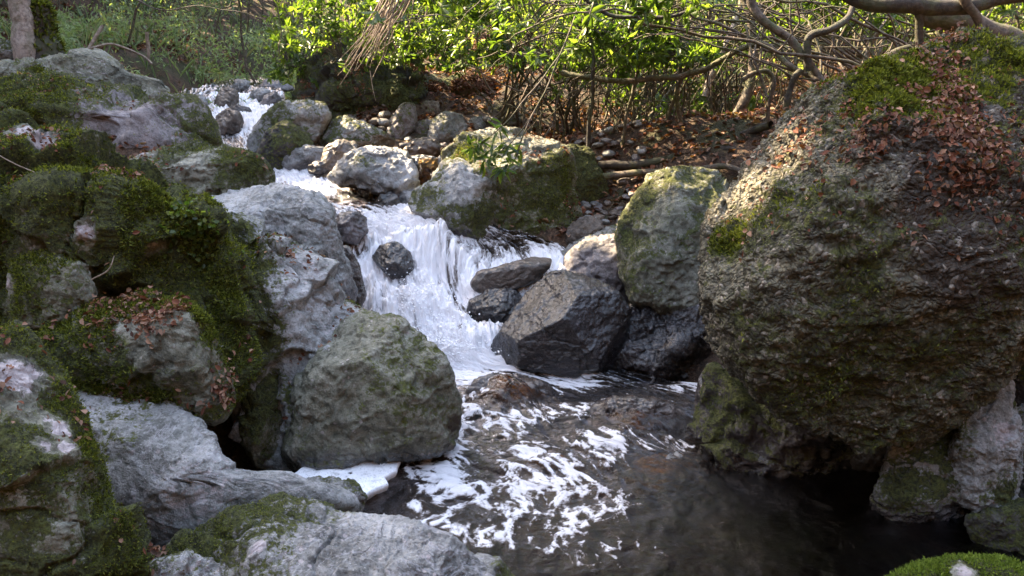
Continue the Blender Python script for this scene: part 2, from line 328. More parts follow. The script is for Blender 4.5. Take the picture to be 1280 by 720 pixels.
stv = 0.8 - 0.43 * sstep(4.6, 6.0, tt); sA = np.concatenate([[0], np.cumsum(np.diff(arc) * (stv[1:] + stv[:-1]) / 2)]); st = np.repeat(stv, NV)
Q = np.stack([warp[:, 0], np.repeat(sA, NV) + (warp[:, 1] - flow[:, 1]) * st, 0 * px], 1)
r1 = fbm(Q, 3.2, 5, 8, True, 0.6) * fast + fbm(Q, 3.0, 5, 8, True, 0.5) * (1 - fast); rf = fbm(Q * np.array([1.25, .8, 1]), 8.0, 6, 18, True, 0.62); r2 = fbm(Q, 11, 4, 9, True, 0.6); big = fbm(flow, 1.3, 3, 10)
calm = sat(np.exp(-0.5 * (((px - 1080) / 150) ** 2 + ((py - 640) / 90) ** 2)) * 1.3)
amp = (0.038 + 0.037 * fast) * (1 - 0.9 * calm) * np.where(P[:, 1] > 9, 0.9, 1)
amp = amp * (1 - 0.3 * sstep(600, 660, py)); h = amp * (1.3 * r1 - 0.5 + (0.22 + 0.12 * fast) * r2 + 0.8 * big + (0.35 + 0.55 * fast) * fbm(Q, 26, 4, 12) * (foam + 0.2) + 0.5 * (1 - fast) * (rf - .4))
cas = sstep(478, 440, py) * sstep(270, 300, py) * (1 - sstep(555, 610, px) * sstep(375, 345, py)); h += cas * (0.06 * np.sin(flow[:, 1] * 10 + 2.2 * fbm(flow, 1.6, 3, 14) * 3 + flow[:, 0] * 2.0) + 0.06 * fbm(warp * [1, .35, 1], 5, 4, 15, True))
h += 0.04 * np.maximum(0, np.sin(flow[:, 1] * 3.1 + 2.0 * big * 3 + flow[:, 0] * 1.3)) * sstep(0.1, 0.5, foam) * (1 - fast)
for a, b, z0, rad, ht in [(632, 494, 0.05, .24, .17), (540, 300, .78, .24, .12), (560, 312, .72, .2, .1), (500, 330, .62, .16, .05), (690, 580, 0, .15, .04), (800, 525, 0.02, .32, .13)]:
    c = atz(a, b, z0); h += ht * np.exp(-0.5 * ((P[:, 0] - c[0]) ** 2 + (P[:, 1] - c[1]) ** 2) / rad ** 2 * 2)
P[:, 2] += h
slow = (P[:, 1] < 6) & (fast < .5); rz = (rf - rf[slow].mean()) / rf[slow].std() + .5 * (r2 - r2[slow].mean()) / r2[slow].std() + .5 * (r1 - r1[slow].mean()) / r1[slow].std()
fpool = sat(foam * 1.22 + 0.17 * sstep(.12, .38, foam) + 0.21 * rz * sstep(0.03, 0.25, foam)); fmask = sat(foam + (0.42 * r1 + 0.22 * r2 - 0.05) * sstep(0.03, 0.3, foam) * (1.35 - 0.75 * sat(foam)))
fmask = sat(fmask - .28 * sstep(.12, .5, fbm(Q * np.array([2.4, .6, 1]), 4, 4, 27)) * sstep(.5, .9, fmask))
fmask = fmask * fast + fpool * (1 - fast)
clear = sat(np.exp(-0.5 * (((px - 835) / 50) ** 2 + ((py - 590) / 20) ** 2)) + .9 * np.exp(-0.5 * (((px - 690) / 30) ** 2 + ((py - 582) / 12) ** 2))
            + .6 * np.exp(-0.5 * (((px - 445) / 40) ** 2 + ((py - 250) / 12) ** 2)) + .5 * np.exp(-0.5 * (((px - 700) / 120) ** 2 + ((py - 640) / 40) ** 2)) + .8 * np.exp(-0.5 * (((px - 640) / 34) ** 2 + ((py - 496) / 18) ** 2)) + .8 * np.exp(-0.5 * (((px - 800) / 46) ** 2 + ((py - 525) / 22) ** 2)) + .1)
clear *= 1 - 0.9 * calm
flow_s = Q
tag(mk_mesh('water', P, grid_faces(NU, NV), M['water'], {'foam': fmask, 'flow': flow_s, 'clear': clear, 'froth': foam}), kind='structure')
WATER_P, WATER_F = P, foam

# ------------------------------------------------------------------ rocks
_ico = {}
def ico(k):
    if k not in _ico:
        bm = bmesh.new(); bmesh.ops.create_icosphere(bm, subdivisions=k, radius=1)
        _ico[k] = (np.array([v.co[:] for v in bm.verts]), np.array([[v.index for v in f.verts] for f in bm.faces])); bm.free()
    return _ico[k]
LITTER = []          # surfaces that carry fallen leaves: (V, N, density)
ROCKS = {}
FUZZ = []
def blades(V, N, w, n, hgt, rs, wide=0.25):
    idx = rs.choice(len(V), n, p=w / w.sum()); p = V[idx] + rs.normal(size=(n, 3)) * 0.006
    d = N[idx] + rs.normal(size=(n, 3)) * 0.7 + np.array([0, 0, .3]); d /= np.linalg.norm(d, axis=1)[:, None]
    s = np.cross(d, rs.normal(size=(n, 3))); s /= np.linalg.norm(s, axis=1)[:, None] + 1e-9
    L = (hgt * (0.5 + rs.rand(n)))[:, None]
    T = np.stack([p - s * L * wide, p + s * L * wide, p + d * L], 1).reshape(-1, 3)
    return T, np.arange(3 * n).reshape(n, 3), np.repeat(rs.rand(n), 3)
def rock(poly, Y, label, mat='grey', name='boulder', cat='boulder', thick=0.85, e=0.72, facets=5, seed=None, amp=(0.08, 0.05, 0.008), ridge=None,
         moss=-0.5, mossup=0.6, pale=0.0, wet=0.0, dirt=0.0, patches=(), fuzz=0, fuzzh=0.014, fz='mossf', litter=0.0, group=None, cen=None, kind_c=False, blobs=(), wetz=None, brk=None):
    poly = np.array(poly, float); seed = seed if seed is not None else len(ROCKS) + 1
    rs = np.random.RandomState(seed * 13 + 5)
    x, y = poly[:, 0], poly[:, 1]; x1, y1 = np.roll(x, -1), np.roll(y, -1); cr = x * y1 - x1 * y; ar = cr.sum() / 2
    c = np.array(cen, float) if cen else np.array([((x + x1) * cr).sum(), ((y + y1) * cr).sum()]) / (6 * ar)
    C = at(c[0], c[1], Y); q = C - np.array([0, 0, CAM_Z]); f = q[1] * cp - q[2] * sp; sc = f / FPX
    Rpx = math.sqrt(abs(ar) / math.pi); R = Rpx * sc
    # radius function
    ths = np.linspace(-math.pi, math.pi, 361)[:-1]; rad = np.zeros(360)
    pa = (poly - c) * np.array([1, -1])
    for i, t in enumerate(ths):
        d = np.array([math.cos(t), math.sin(t)]); best = 0
        for k in range(len(pa)):
            a, b = pa[k], pa[(k + 1) % len(pa)]; e2 = b - a; den = d[0] * e2[1] - d[1] * e2[0]
            if abs(den) < 1e-9: continue
            s = (a[0] * e2[1] - a[1] * e2[0]) / den; u = (a[0] * d[1] - a[1] * d[0]) / den
            if s > 0 and -1e-6 <= u <= 1 + 1e-6: best = max(best, s)
        rad[i] = best
    kx = np.arange(-8, 9); kr = np.exp(-0.5 * (kx / 3.0) ** 2); kr /= kr.sum()
    rad = np.convolve(np.concatenate([rad[-8:], rad, rad[:8]]), kr, 'valid') * sc
    lvl = 8 if Rpx > 170 else 7 if Rpx > 55 else 6 if Rpx > 22 else 5
    D, F = ico(lvl); th = np.arctan2(D[:, 1], D[:, 0]); rr = np.interp(th, ths, rad, period=2 * math.pi)
    s = np.sqrt(D[:, 0] ** 2 + D[:, 1] ** 2) ** e; dz = np.sign(D[:, 2]) * np.abs(D[:, 2]) ** e
    T = thick * R
    if wet >= .3 and not fuzz: moss = min(moss, -1.3); mossup = 0.2
    wd = q / np.linalg.norm(q); fac = np.ones(72); L0 = np.stack([np.cos(th) * rr * s, np.sin(th) * rr * s, -dz * T], 1)        # local: right, up, towards camera = +c
    def shape(L):
        for nx, ny, nz, off in fl:
            n = np.array([nx, ny, nz]); n = n / np.linalg.norm(n); dd = L @ n; h0 = dd.max() * off
            L = L - n * (np.maximum(0, dd - h0) * 0.95)[:, None]
        return L
    fl = list(facets) if isinstance(facets, (list, tuple)) else [(rs.uniform(-1, 1), rs.uniform(-0.8, 1), rs.uniform(0.5, 1.2), rs.uniform(0.66, 0.86)) for k in range(facets)]
    binc = (np.arange(72) + .5) / 72 * 2 * math.pi - math.pi; tgt = np.interp(binc, ths, rad, period=2 * math.pi) / sc
    for it in range(4):                      # fit the solid's outline to the traced one
        L = shape(L0 * np.array([1, 1, 1.]) * np.stack([np.interp(th, binc, fac, period=2 * math.pi)] * 2 + [np.ones(len(th))], 1))
        if it == 3: break
        Vt = C + L[:, :1] * np.array([1, 0, 0]) + L[:, 1:2] * np.array([0, sp, cp]) - L[:, 2:3] * wd
        vx, vy = proj(Vt); vx = vx - c[0]; vy = c[1] - vy; an = ((np.arctan2(vy, vx) + math.pi) / (2 * math.pi) * 72).astype(int) % 72
        mx = np.zeros(72); np.maximum.at(mx, an, np.hypot(vx, vy)); mx[mx == 0] = tgt[mx == 0]
        g = np.clip(tgt / mx, .6, 1.6); g = (np.roll(g, 1) + 2 * g + np.roll(g, -1)) / 4; fac = np.clip(fac * g, .5, 2.2)
    for bx, by, brad, bh in blobs:     # local bulges/hollows at a pixel of the front
        w = np.exp(-0.5 * (((L[:, 0] - (bx - c[0]) * sc) ** 2 + (L[:, 1] + (by - c[1]) * sc) ** 2) / (brad * sc) ** 2)) * (L[:, 2] > -0.2 * T)
        L[:, 2] += bh * w
    V = C + L[:, :1] * np.array([1, 0, 0]) + L[:, 1:2] * np.array([0, sp, cp]) - L[:, 2:3] * wd
    N = vnormals(V, F)
    if (N * (V - C)).sum() < 0: F = F[:, ::-1].copy(); N = -N
    V = V + N * (amp[0] * R * fbm(V, 0.9 / R, 3, seed) + amp[1] * R * (fbm(V, 3.0 / R, 5, seed + 3, True) - 0.2))[:, None]
    bk = {'cong': .35, 'crag': 1.0}.get(ridge, .5) if brk is None else brk
    for K, sc_k in ((12, 1.0), (46, .45)):
        Q = V[rs.choice(len(V), K)] + rs.normal(size=(K, 3)) * R * .08; tl = rs.normal(size=(K, 3)) * .20; of = rs.uniform(-.05, .05, K) * R * sc_k
        Wp = V + R * .22 * sc_k * np.stack([fbm(V, 2.2 / R / sc_k, 3, seed + 21 + i) for i in range(3)], 1)
        f1 = np.full(len(V), 1e9); f2 = f1.copy(); ii = np.zeros(len(V), int)
        for k in range(K):
            d = ((Wp - Q[k]) ** 2).sum(1); cl = d < f1; f2 = np.where(cl, f1, np.minimum(f2, d)); ii = np.where(cl, k, ii); f1 = np.where(cl, d, f1)
        ed_ = np.sqrt(f2) - np.sqrt(f1); pn = ((V - Q[ii]) * tl[ii]).sum(1); pn = np.clip(pn, -.12 * R, .12 * R)
        gr = sstep(.05 * R * sc_k, 0, ed_) * (((ii * 7 + K) % 3) == 0)
        V = V + N * (bk * (of[ii] + pn) * sstep(0, .04 * R * sc_k, ed_) - bk * .03 * R * sc_k * gr)[:, None]
    if ridge == 'cong':
        Vw = V + 0.05 * np.stack([fbm(V, 4, 3, 31), fbm(V, 4, 3, 32), fbm(V, 4, 3, 33)], 1)
        a1, b1, i1 = worley(Vw * np.array([1, 1, 1.5]), 13, 1); a2, b2, i2 = worley(Vw * np.array([1, 1, 1.3]), 30, 2)
        dp = 0.018 * (1 - a1) * (i1 > 0.35) + 0.011 * (1 - a2) * (i2 > 0.3) + 0.025 * fbm(V * np.array([1, 1, 2.6]), 3.0, 4, 40, True) - 0.02
        V = V + N * dp[:, None]; CONG = (a1, i1, a2, i2)
    elif ridge == 'strata':
        st_ = fbm(V * np.array([1, 1, 2.8]) + 0.25 * V[:, :1], 1.6, 5, seed, True); V = V + N * (0.05 * st_)[:, None]
    elif ridge == 'crag': V = V + N * (0.03 * fbm(V * np.array([1, 1, 2]), 2.2, 4, seed + 7, True))[:, None]
    V = V + N * (amp[2] * 2 * fbm(V, 16, 4, seed, True))[:, None]
    N = vnormals(V, F)
    mo = sat(0.5 + 0.5 * (moss + mossup * N[:, 2] + 0.95 * fbm(V, 1.7, 4, seed + 50)))
    pl = np.full(len(V), 0.0) + pale + 0.25 * fbm(V, 2.2, 3, seed + 60) * (pale > 0); we = np.full(len(V), float(wet)); di = np.full(len(V), float(dirt)) * sat(0.6 + fbm(V, 2.5, 3, seed + 70))
    if wetz is not None: we = np.maximum(we, sstep(wetz + 0.12, wetz, V[:, 2] + 0.1 * fbm(V, 3, 3, 2)))
    vx, vy = proj(V); front = (N * (V - np.array([0, 0, CAM_Z]))).sum(1) < 0
    for (qx, qy, qr, kind, val) in patches:
        dd = np.where(front, (vx - qx) ** 2 + (vy - qy) ** 2, 1e9); i = dd.argmin(); pr = qr * sc
        wgt_ = np.exp(-0.5 * (((V - V[i]) ** 2).sum(1)) / pr ** 2 * (1 + 0.8 * fbm(V, 0.6 / pr, 2, seed + i % 9)))
        if kind == 'moss': mo = mo + (val - mo) * wgt_
        elif kind == 'pale': pl = np.maximum(pl, val * wgt_); mo = mo * (1 - sat(wgt_ * 1.3))
        elif kind == 'wet': we = we + (val - we) * wgt_
        elif kind == 'dirt': di = np.maximum(di, val * wgt_)
    if ridge == 'cong':
        a1, i1, a2, i2 = CONG; pl = np.maximum(pl, 0.62 * ((i2 > 0.93) & (a2 < 0.4)) + 0.0); 
    base = [float(C[0]), float(C[1]), float(V[:, 2].min())]
    o = mk_mesh(name, V, F, M[mat], {'moss': mo, 'pale': pl, 'wet': we, 'dirt': di}, origin=base)
    tag(o, label, cat, group)
    if fuzz:
        w = sstep(0.5, 0.8, mo) * sat(0.5 + fbm(V, 6, 3, seed + 90)) * np.where(front, 1, 0.15) + 1e-9
        T3, F3, r3 = blades(V, N, w, fuzz, fuzzh, rs)
        mk_mesh('moss', T3, F3, M[fz], {'rnd': r3}, smooth=False, parent=o)
    if litter: LITTER.append((V, N, litter, label))
    ROCKS[len(ROCKS)] = (o, V, N)
    return o, V, N

# --- right bank: the giant conglomerate boulder and the rocks under it
GB = rock([(985, 152), (1010, 118), (1060, 88), (1110, 66), (1165, 48), (1230, 46), (1330, 55), (1440, 110), (1480, 260), (1430, 380), (1330, 430), (1278, 440), (1262, 470), (1212, 512), (1170, 545), (1100, 558), (1050, 550),
      (1000, 530), (950, 495), (908, 440), (882, 375), (884, 312), (903, 255), (930, 205)], 4.55, 'giant mossy pebbly conglomerate boulder overhanging the dark pool on the right bank', 'cong', thick=0.95, e=0.66,
      facets=[(-0.9, 0.6, 0.75, 0.84), (0.1, -0.62, 0.9, 0.86), (0.3, 0.85, 0.75, 0.76)], seed=3, amp=(0.05, 0.045, 0.012), ridge='cong', brk=.16,
      moss=-0.42, mossup=0.25, patches=[(1120, 270, 28, 'moss', .8), (1100, 340, 45, 'moss', .62), (1040, 470, 45, 'moss', .6), (1170, 430, 60, 'moss', .55), (960, 260, 40, 'moss', .6), (905, 300, 20, 'moss', .75), (1120, 110, 45, 'moss', .85),
      (1190, 100, 40, 'moss', .8), (1240, 70, 40, 'moss', .8), (1160, 350, 22, 'pale', .45), (1130, 235, 22, 'pale', .5), (1200, 480, 20, 'dirt', .6), (1220, 300, 60, 'dirt', .9), (1240, 200, 70, 'dirt', 1.0), (1150, 190, 60, 'dirt', .6), (1050, 180, 40, 'dirt', .4), (1100, 150, 50, 'dirt', .7), (1200, 250, 60, 'dirt', .9), (1270, 130, 60, 'dirt', .7), (1140, 200, 14, 'pale', .6), (1240, 140, 9, 'pale', .9)],
      fuzz=26000, fuzzh=0.018, litter=.75)
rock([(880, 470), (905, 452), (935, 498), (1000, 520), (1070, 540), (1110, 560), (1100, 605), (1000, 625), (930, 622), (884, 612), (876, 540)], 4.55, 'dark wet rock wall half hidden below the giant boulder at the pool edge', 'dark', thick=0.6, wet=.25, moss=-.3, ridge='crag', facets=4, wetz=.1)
rock([(1098, 600), (1110, 560), (1150, 520), (1190, 500), (1225, 540), (1235, 600), (1220, 650), (1160, 668), (1110, 650), (1094, 625)], 3.98, 'smooth grey rock lying under the giant boulder, at the right end of the dark pool', 'grey', thick=.8, moss=-.35, patches=[(1125, 610, 18, 'moss', .8), (1180, 648, 14, 'pale', .5)], wetz=.08)
rock([(1192, 560), (1205, 500), (1235, 470), (1262, 478), (1272, 520), (1276, 600), (1268, 650), (1225, 655), (1196, 620)], 3.85, 'tall pale grey rock propping the right end of the giant boulder', 'pale', thick=.8, moss=-.5, patches=[(1255, 615, 18, 'moss', .8), (1210, 530, 25, 'moss', .6), (1255, 540, 20, 'pale', .6)])
rock([(1205, 650), (1230, 640), (1275, 630), (1340, 640), (1350, 720), (1280, 735), (1225, 700)], 3.6, 'dark mossy stone at the foot of the tall pale rock, right picture edge', 'black', thick=.8, moss=.0)
rock([(1262, 440), (1290, 425), (1340, 450), (1350, 520), (1300, 530), (1266, 500)], 4.6, 'dark stone wedged behind the giant boulder at the right picture edge', 'dark', thick=.8)
rock([(1271, 512), (1285, 506), (1305, 515), (1308, 540), (1290, 550), (1272, 540)], 4.1, 'small round grey stone beside the tall pale rock, upper of two', 'grey', name='stone', cat='stone')
rock([(1273, 556), (1290, 548), (1312, 560), (1312, 585), (1288, 592), (1272, 580)], 4.05, 'small round brown stone beside the tall pale rock, lower of two', 'brown', name='stone', cat='stone')
rock([(1272, 600), (1300, 590), (1360, 610), (1360, 660), (1300, 665), (1270, 645)], 3.95, 'dark stone under the two small round stones at the right picture edge', 'dark', name='stone', cat='stone')
rock([(1110, 722), (1150, 704), (1200, 696), (1250, 698), (1290, 712), (1330, 760), (1280, 850), (1150, 850), (1100, 780)], 3.0, 'boulder capped with bright green moss in the bottom right corner', 'green', thick=.9, moss=1.3, mossup=.3, fuzz=30000, fuzzh=.013, fz='mossb', amp=(.05, .03, .004), facets=0, brk=0, patches=[(1205, 716, 10, 'pale', .7)])
rock([(773, 300), (783, 265), (808, 227), (845, 211), (885, 213), (912, 230), (917, 262), (905, 310), (890, 360), (882, 386), (830, 392), (790, 377), (776, 340)], 6.4, 'rounded green grey boulder with sunlit top, just left of the giant boulder', 'green', thick=.85, moss=-.4, e=.68, pale=.08, brk=.35,
     facets=[(-.7, .5, .8, .8), (.1, -.25, 1, .86), (.3, .8, .7, .82)], patches=[(800, 240, 20, 'moss', .7)])
rock([(766, 400), (800, 382), (880, 378), (895, 400), (900, 450), (890, 490), (850, 496), (775, 490), (764, 450)], 5.95, 'dark cracked rock under the rounded green boulder, at the water', 'dark', thick=.6, wet=.7, ridge='crag', patches=[(785, 430, 12, 'pale', .35)])
rock([(872, 470), (890, 455), (915, 480), (925, 520), (910, 560), (885, 570), (874, 520)], 4.9, 'narrow wet rock between the cracked rock and the giant boulder', 'dark', thick=.8, wet=.5)
# --- cascade rocks
rock([(608, 436), (622, 418), (640, 393), (660, 362), (682, 342), (705, 338), (740, 345), (765, 360), (788, 388), (786, 430), (768, 460), (720, 472), (665, 464), (625, 452)], 5.85, 'large angular wet black purple boulder right of the white cascade', 'dark', thick=.8, wet=.85, e=.62,
     facets=[(-.6, .8, .7, .5), (.5, .15, .9, .62), (-.1, -.4, 1, .72), (.2, .9, .5, .74), (-.95, -.2, .6, .72), (.9, -.3, .5, .8)], amp=(.04, .03, .005), brk=.2, seed=21)
rock([(587, 354), (598, 340), (640, 328), (672, 320), (688, 323), (690, 334), (668, 352), (632, 366), (600, 368)], 6.5, 'flat brown slab tilted across the cascade, resting on a dark stone', 'brown', thick=.55, wet=.65, name='slab_rock', cat='rock slab', facets=[(0, 1, .35, .6), (0, -.2, 1, .8)], amp=(.05, .03, .005), e=.6, brk=.15)
rock([(582, 400), (590, 375), (610, 362), (645, 360), (655, 385), (640, 410), (600, 412)], 6.3, 'dark wet stone directly under the tilted brown slab', 'dark', thick=.9, wet=.9)
rock([(700, 345), (710, 320), (740, 300), (785, 292), (800, 330), (800, 375), (780, 395), (740, 385), (712, 362)], 6.7, 'purple brown boulder wedged behind the angular wet boulder', 'purple', thick=.8, wet=.3)
rock([(690, 322), (720, 305), (770, 282), (800, 290), (790, 330), (730, 345), (697, 340)], 7.0, 'long pale grey rock sloping behind the purple brown boulder', 'grey', thick=.7, wet=.15)
rock([(704, 300), (715, 282), (735, 271), (752, 275), (756, 290), (735, 300), (718, 308)], 7.2, 'small brown pointed stone on the long pale rock below the cobble pile', 'brown', name='stone', cat='stone', wet=.3)
rock([(465, 322), (475, 308), (495, 303), (512, 315), (516, 335), (505, 352), (490, 348), (478, 335)], 6.75, 'round black wet stone in the middle of the white cascade', 'dark', name='stone', cat='stone', thick=1, wet=1, brk=.2)
rock([(419, 285), (424, 270), (440, 265), (455, 271), (458, 288), (448, 303), (428, 303)], 7.0, 'dark purple round stone at the left edge of the cascade', 'purple', name='stone', cat='stone', thick=1, wet=.75)
rock([(500, 300), (520, 285), (550, 288), (575, 305), (580, 325), (550, 335), (515, 325)], 7.15, 'dark ledge rock under the thin veil of the cascade', 'dark', wet=1, thick=.8, cat='ledge rock')
rock([(578, 505), (585, 482), (610, 471), (650, 470), (680, 480), (695, 495), (680, 512), (640, 520), (600, 522)], 5.4, 'low brown rock with water pouring over it at the foot of the cascade', 'brown', thick=.9, wet=1, moss=-.2, facets=2)
rock([(735, 540), (745, 510), (775, 497), (820, 500), (850, 520), (855, 550), (820, 565), (765, 562)], 5.0, 'wet brown purple rock just breaking the pool surface below the black angular boulder', 'brown', thick=.8, wet=1, facets=2)
rock([(650, 590), (665, 572), (690, 566), (712, 575), (715, 595), (690, 604), (660, 602)], 4.45, 'submerged yellow brown stone glowing through the foam in the middle of the pool', 'brown', name='stone', cat='stone', wet=.5, thick=.9)
rock([(780, 600), (795, 578), (830, 568), (865, 575), (872, 595), (850, 615), (800, 618)], 4.5, 'submerged orange stone seen through clear water at the edge of the dark pool', 'pale', name='stone', cat='stone', wet=.3, thick=.9, pale=.0)
# --- middle bank
rock([(553, 205), (560, 185), (585, 166), (622, 157), (660, 165), (700, 178), (716, 195), (722, 240), (718, 285), (700, 308), (650, 318), (605, 318), (580, 300), (562, 250)], 7.7, 'big mossy block boulder with sunlit top beneath the hanging leafy sprig', 'green', thick=.8, e=.6, moss=-.55, mossup=.3,
     facets=[(-.1, 1, .65, .60), (.15, -.15, 1, .68), (-.9, .3, .6, .74), (.9, 0, .6, .82)], amp=(.05, .05, .008), patches=[(690, 240, 50, 'moss', .7), (575, 190, 22, 'moss', .8), (620, 290, 40, 'moss', .6), (660, 180, 20, 'pale', .35)], fuzz=6000, litter=.04, wet=.1)
rock([(702, 200), (712, 180), (735, 185), (757, 225), (760, 250), (740, 262), (718, 262), (703, 240)], 7.9, 'dark mossy rock leaning on the right side of the block boulder', 'black', thick=.8, moss=.25)
rock([(514, 262), (518, 240), (540, 226), (556, 206), (575, 203), (600, 212), (618, 238), (626, 270), (618, 296), (596, 304), (566, 298), (540, 280)], 7.35, 'smooth two toned grey and black boulder in front of the block boulder', 'pale', thick=.8, wet=.1, facets=[(-.6, .5, .8, .68), (.7, -.1, .7, .72)], patches=[(600, 265, 26, 'moss', .75), (595, 285, 30, 'dirt', .6), (580, 225, 16, 'pale', .4)], wetz=.88)
rock([(408, 223), (422, 202), (452, 186), (490, 182), (508, 192), (518, 214), (517, 240), (512, 262), (498, 268), (480, 250), (462, 238), (430, 234)], 7.9, 'arched pale grey rock straddling the small waterfall', 'pale', thick=.8, wet=.3, e=.65, patches=[(455, 200, 18, 'moss', .55)], wetz=1.05)
rock([(468, 262), (474, 244), (488, 238), (500, 250), (500, 270), (488, 278), (474, 275)], 7.6, 'black wet stone in the hollow beneath the arched rock', 'dark', name='stone', cat='stone', wet=1)
rock([(510, 200), (530, 196), (552, 197), (556, 225), (545, 240), (520, 240), (508, 225)], 8.15, 'dark ledge behind the small thin waterfall between pale rocks', 'dark', wet=.9, thick=.6, cat='ledge rock', facets=1)
rock([(498, 240), (520, 236), (530, 262), (526, 290), (505, 292), (498, 268)], 7.65, 'pale rock rib with a thin trickle at the right of the hollow', 'pale', wet=.6, thick=.8)
rock([(310, 178), (322, 152), (348, 130), (380, 123), (407, 127), (413, 145), (402, 165), (380, 190), (358, 207), (330, 208), (312, 195)], 9.3, 'big lichened green grey boulder between the upper and lower white water', 'grey', thick=.8, moss=-.2, wetz=1.2, facets=4)
rock([(322, 195), (335, 165), (355, 151), (378, 158), (390, 180), (378, 205), (350, 214), (325, 211)], 8.9, 'dark lichened boulder leaning on the front of the lichened boulder', 'dark', thick=.8, pale=.1, moss=-.1)
rock([(385, 168), (400, 153), (430, 148), (465, 158), (488, 172), (498, 186), (460, 186), (400, 184)], 9.3, 'long grey green rock sloping down behind the arched rock', 'grey', thick=.8, moss=-.2)
rock([(347, 200), (355, 188), (385, 183), (412, 186), (415, 200), (395, 211), (360, 212)], 8.8, 'flat wet grey stone at the foot of the lichened boulders', 'grey', name='stone', cat='stone', wet=.5)
rock([(400, 208), (408, 185), (425, 175), (446, 178), (448, 195), (425, 214), (405, 216)], 8.6, 'dark brown rounded stone leaning against the arched rock', 'brown', name='stone', cat='stone', wet=.5)
rock([(385, 208), (395, 202), (412, 204), (413, 214), (400, 218), (386, 215)], 8.5, 'tiny dark stone between flat wet stone and brown stone', 'dark', name='stone', cat='stone', wet=.6)
rock([(482, 176), (490, 150), (505, 130), (516, 132), (520, 150), (512, 175), (495, 180)], 10.0, 'pointed pinkish stone standing upright behind the arched rock', 'purple', name='stone', cat='stone', facets=3)
rock([(514, 172), (520, 153), (540, 149), (548, 160), (540, 178), (522, 180)], 10.1, 'small purple stone right of the pointed pinkish stone', 'purple', name='stone', cat='stone')
rock([(536, 172), (542, 150), (558, 140), (576, 142), (583, 158), (574, 178), (552, 184)], 9.9, 'rounded pale grey stone in the row under the leaf litter bank', 'pale', name='stone', cat='stone')
rock([(580, 160), (590, 148), (602, 146), (608, 156), (600, 168), (586, 170)], 10.2, 'small blue grey stone at the right end of the upright stone row', 'grey', name='stone', cat='stone')
rock([(604, 165), (615, 138), (640, 130), (655, 150), (640, 170), (615, 172)], 10.3, 'brown stone in shade behind the block boulder', 'brown', name='stone', cat='stone')
rock([(503, 192), (515, 177), (540, 176), (552, 188), (545, 198), (515, 200)], 9.2, 'rough dark brown rock above the small thin waterfall', 'brown', wet=.4, ridge='crag')
rock([(524, 138), (532, 126), (548, 128), (552, 142), (540, 150), (526, 148)], 10.6, 'small brown stone behind the row of upright stones', 'brown', name='stone', cat='stone')
rock([(366, 110), (380, 85), (410, 60), (450, 45), (500, 55), (528, 85), (530, 120), (500, 140), (440, 150), (390, 140), (370, 125)], 11.2, 'large rock outcrop coloured black for the deep shade beneath the overhanging bush', 'black', thick=.8, moss=.1, ridge='crag', litter=.3)
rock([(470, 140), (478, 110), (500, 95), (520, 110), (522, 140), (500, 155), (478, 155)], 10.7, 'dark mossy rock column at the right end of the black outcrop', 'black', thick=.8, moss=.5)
rock([(528, 125), (540, 105), (575, 92), (620, 98), (640, 118), (620, 138), (570, 140), (535, 136)], 11.3, 'low brown rock under rust coloured litter behind the stone row', 'brown', thick=.8, litter=1.5, moss=.0)
# --- stones in the upper stream
up = [([(264, 160), (270, 145), (285, 137), (300, 140), (307, 153), (303, 166), (280, 169), (266, 168)], 10.9, 'rounded brown boulder in the upper white water, largest one', 'brown'),
      ([(266, 132), (272, 115), (285, 108), (298, 113), (301, 128), (290, 136), (272, 137)], 12.3, 'mottled brown stone upstream of the rounded brown boulder', 'brown'),
      ([(307, 128), (315, 114), (328, 110), (340, 114), (338, 125), (320, 130)], 12.8, 'grey stone left of two in the upper rapid', 'grey'),
      ([(322, 133), (330, 120), (345, 115), (354, 122), (352, 133), (338, 136)], 12.4, 'dark purple stone right of two in the upper rapid', 'purple'),
      ([(236, 128), (246, 118), (258, 122), (262, 131), (250, 136), (238, 134)], 12.0, 'blue grey stone at the left edge of the upper rapid', 'grey'),
      ([(276, 140), (290, 132), (312, 134), (318, 140), (300, 143)], 11.8, 'flat dark stone between rapids upstream of the brown boulder', 'dark'),
      ([(296, 162), (306, 140), (318, 143), (330, 158), (318, 166)], 10.6, 'smooth wet stone with water sheeting over it right of the brown boulder', 'purple'),
      ([(270, 182), (285, 168), (310, 169), (318, 178), (300, 184)], 10.3, 'low wet stone at the lip of the upper rapid', 'purple'),
      ([(282, 122), (296, 98), (312, 102), (316, 114), (300, 122)], 13.6, 'grey cobble at the head of the upper rapid', 'grey'),
      ([(316, 112), (330, 100), (362, 103), (372, 112), (345, 116)], 13.6, 'long low purple rock across the head of the rapid', 'purple')]
for p, Y, lb, m in up:
  if 'lip of' not in lb and 'sheeting' not in lb: rock([((a - sum(q[0] for q in p) / len(p)) * .85 + sum(q[0] for q in p) / len(p), b) for a, b in p], Y - .3, lb, m, name='stone', cat='stone', wet=.45, thick=1.0, facets=3)
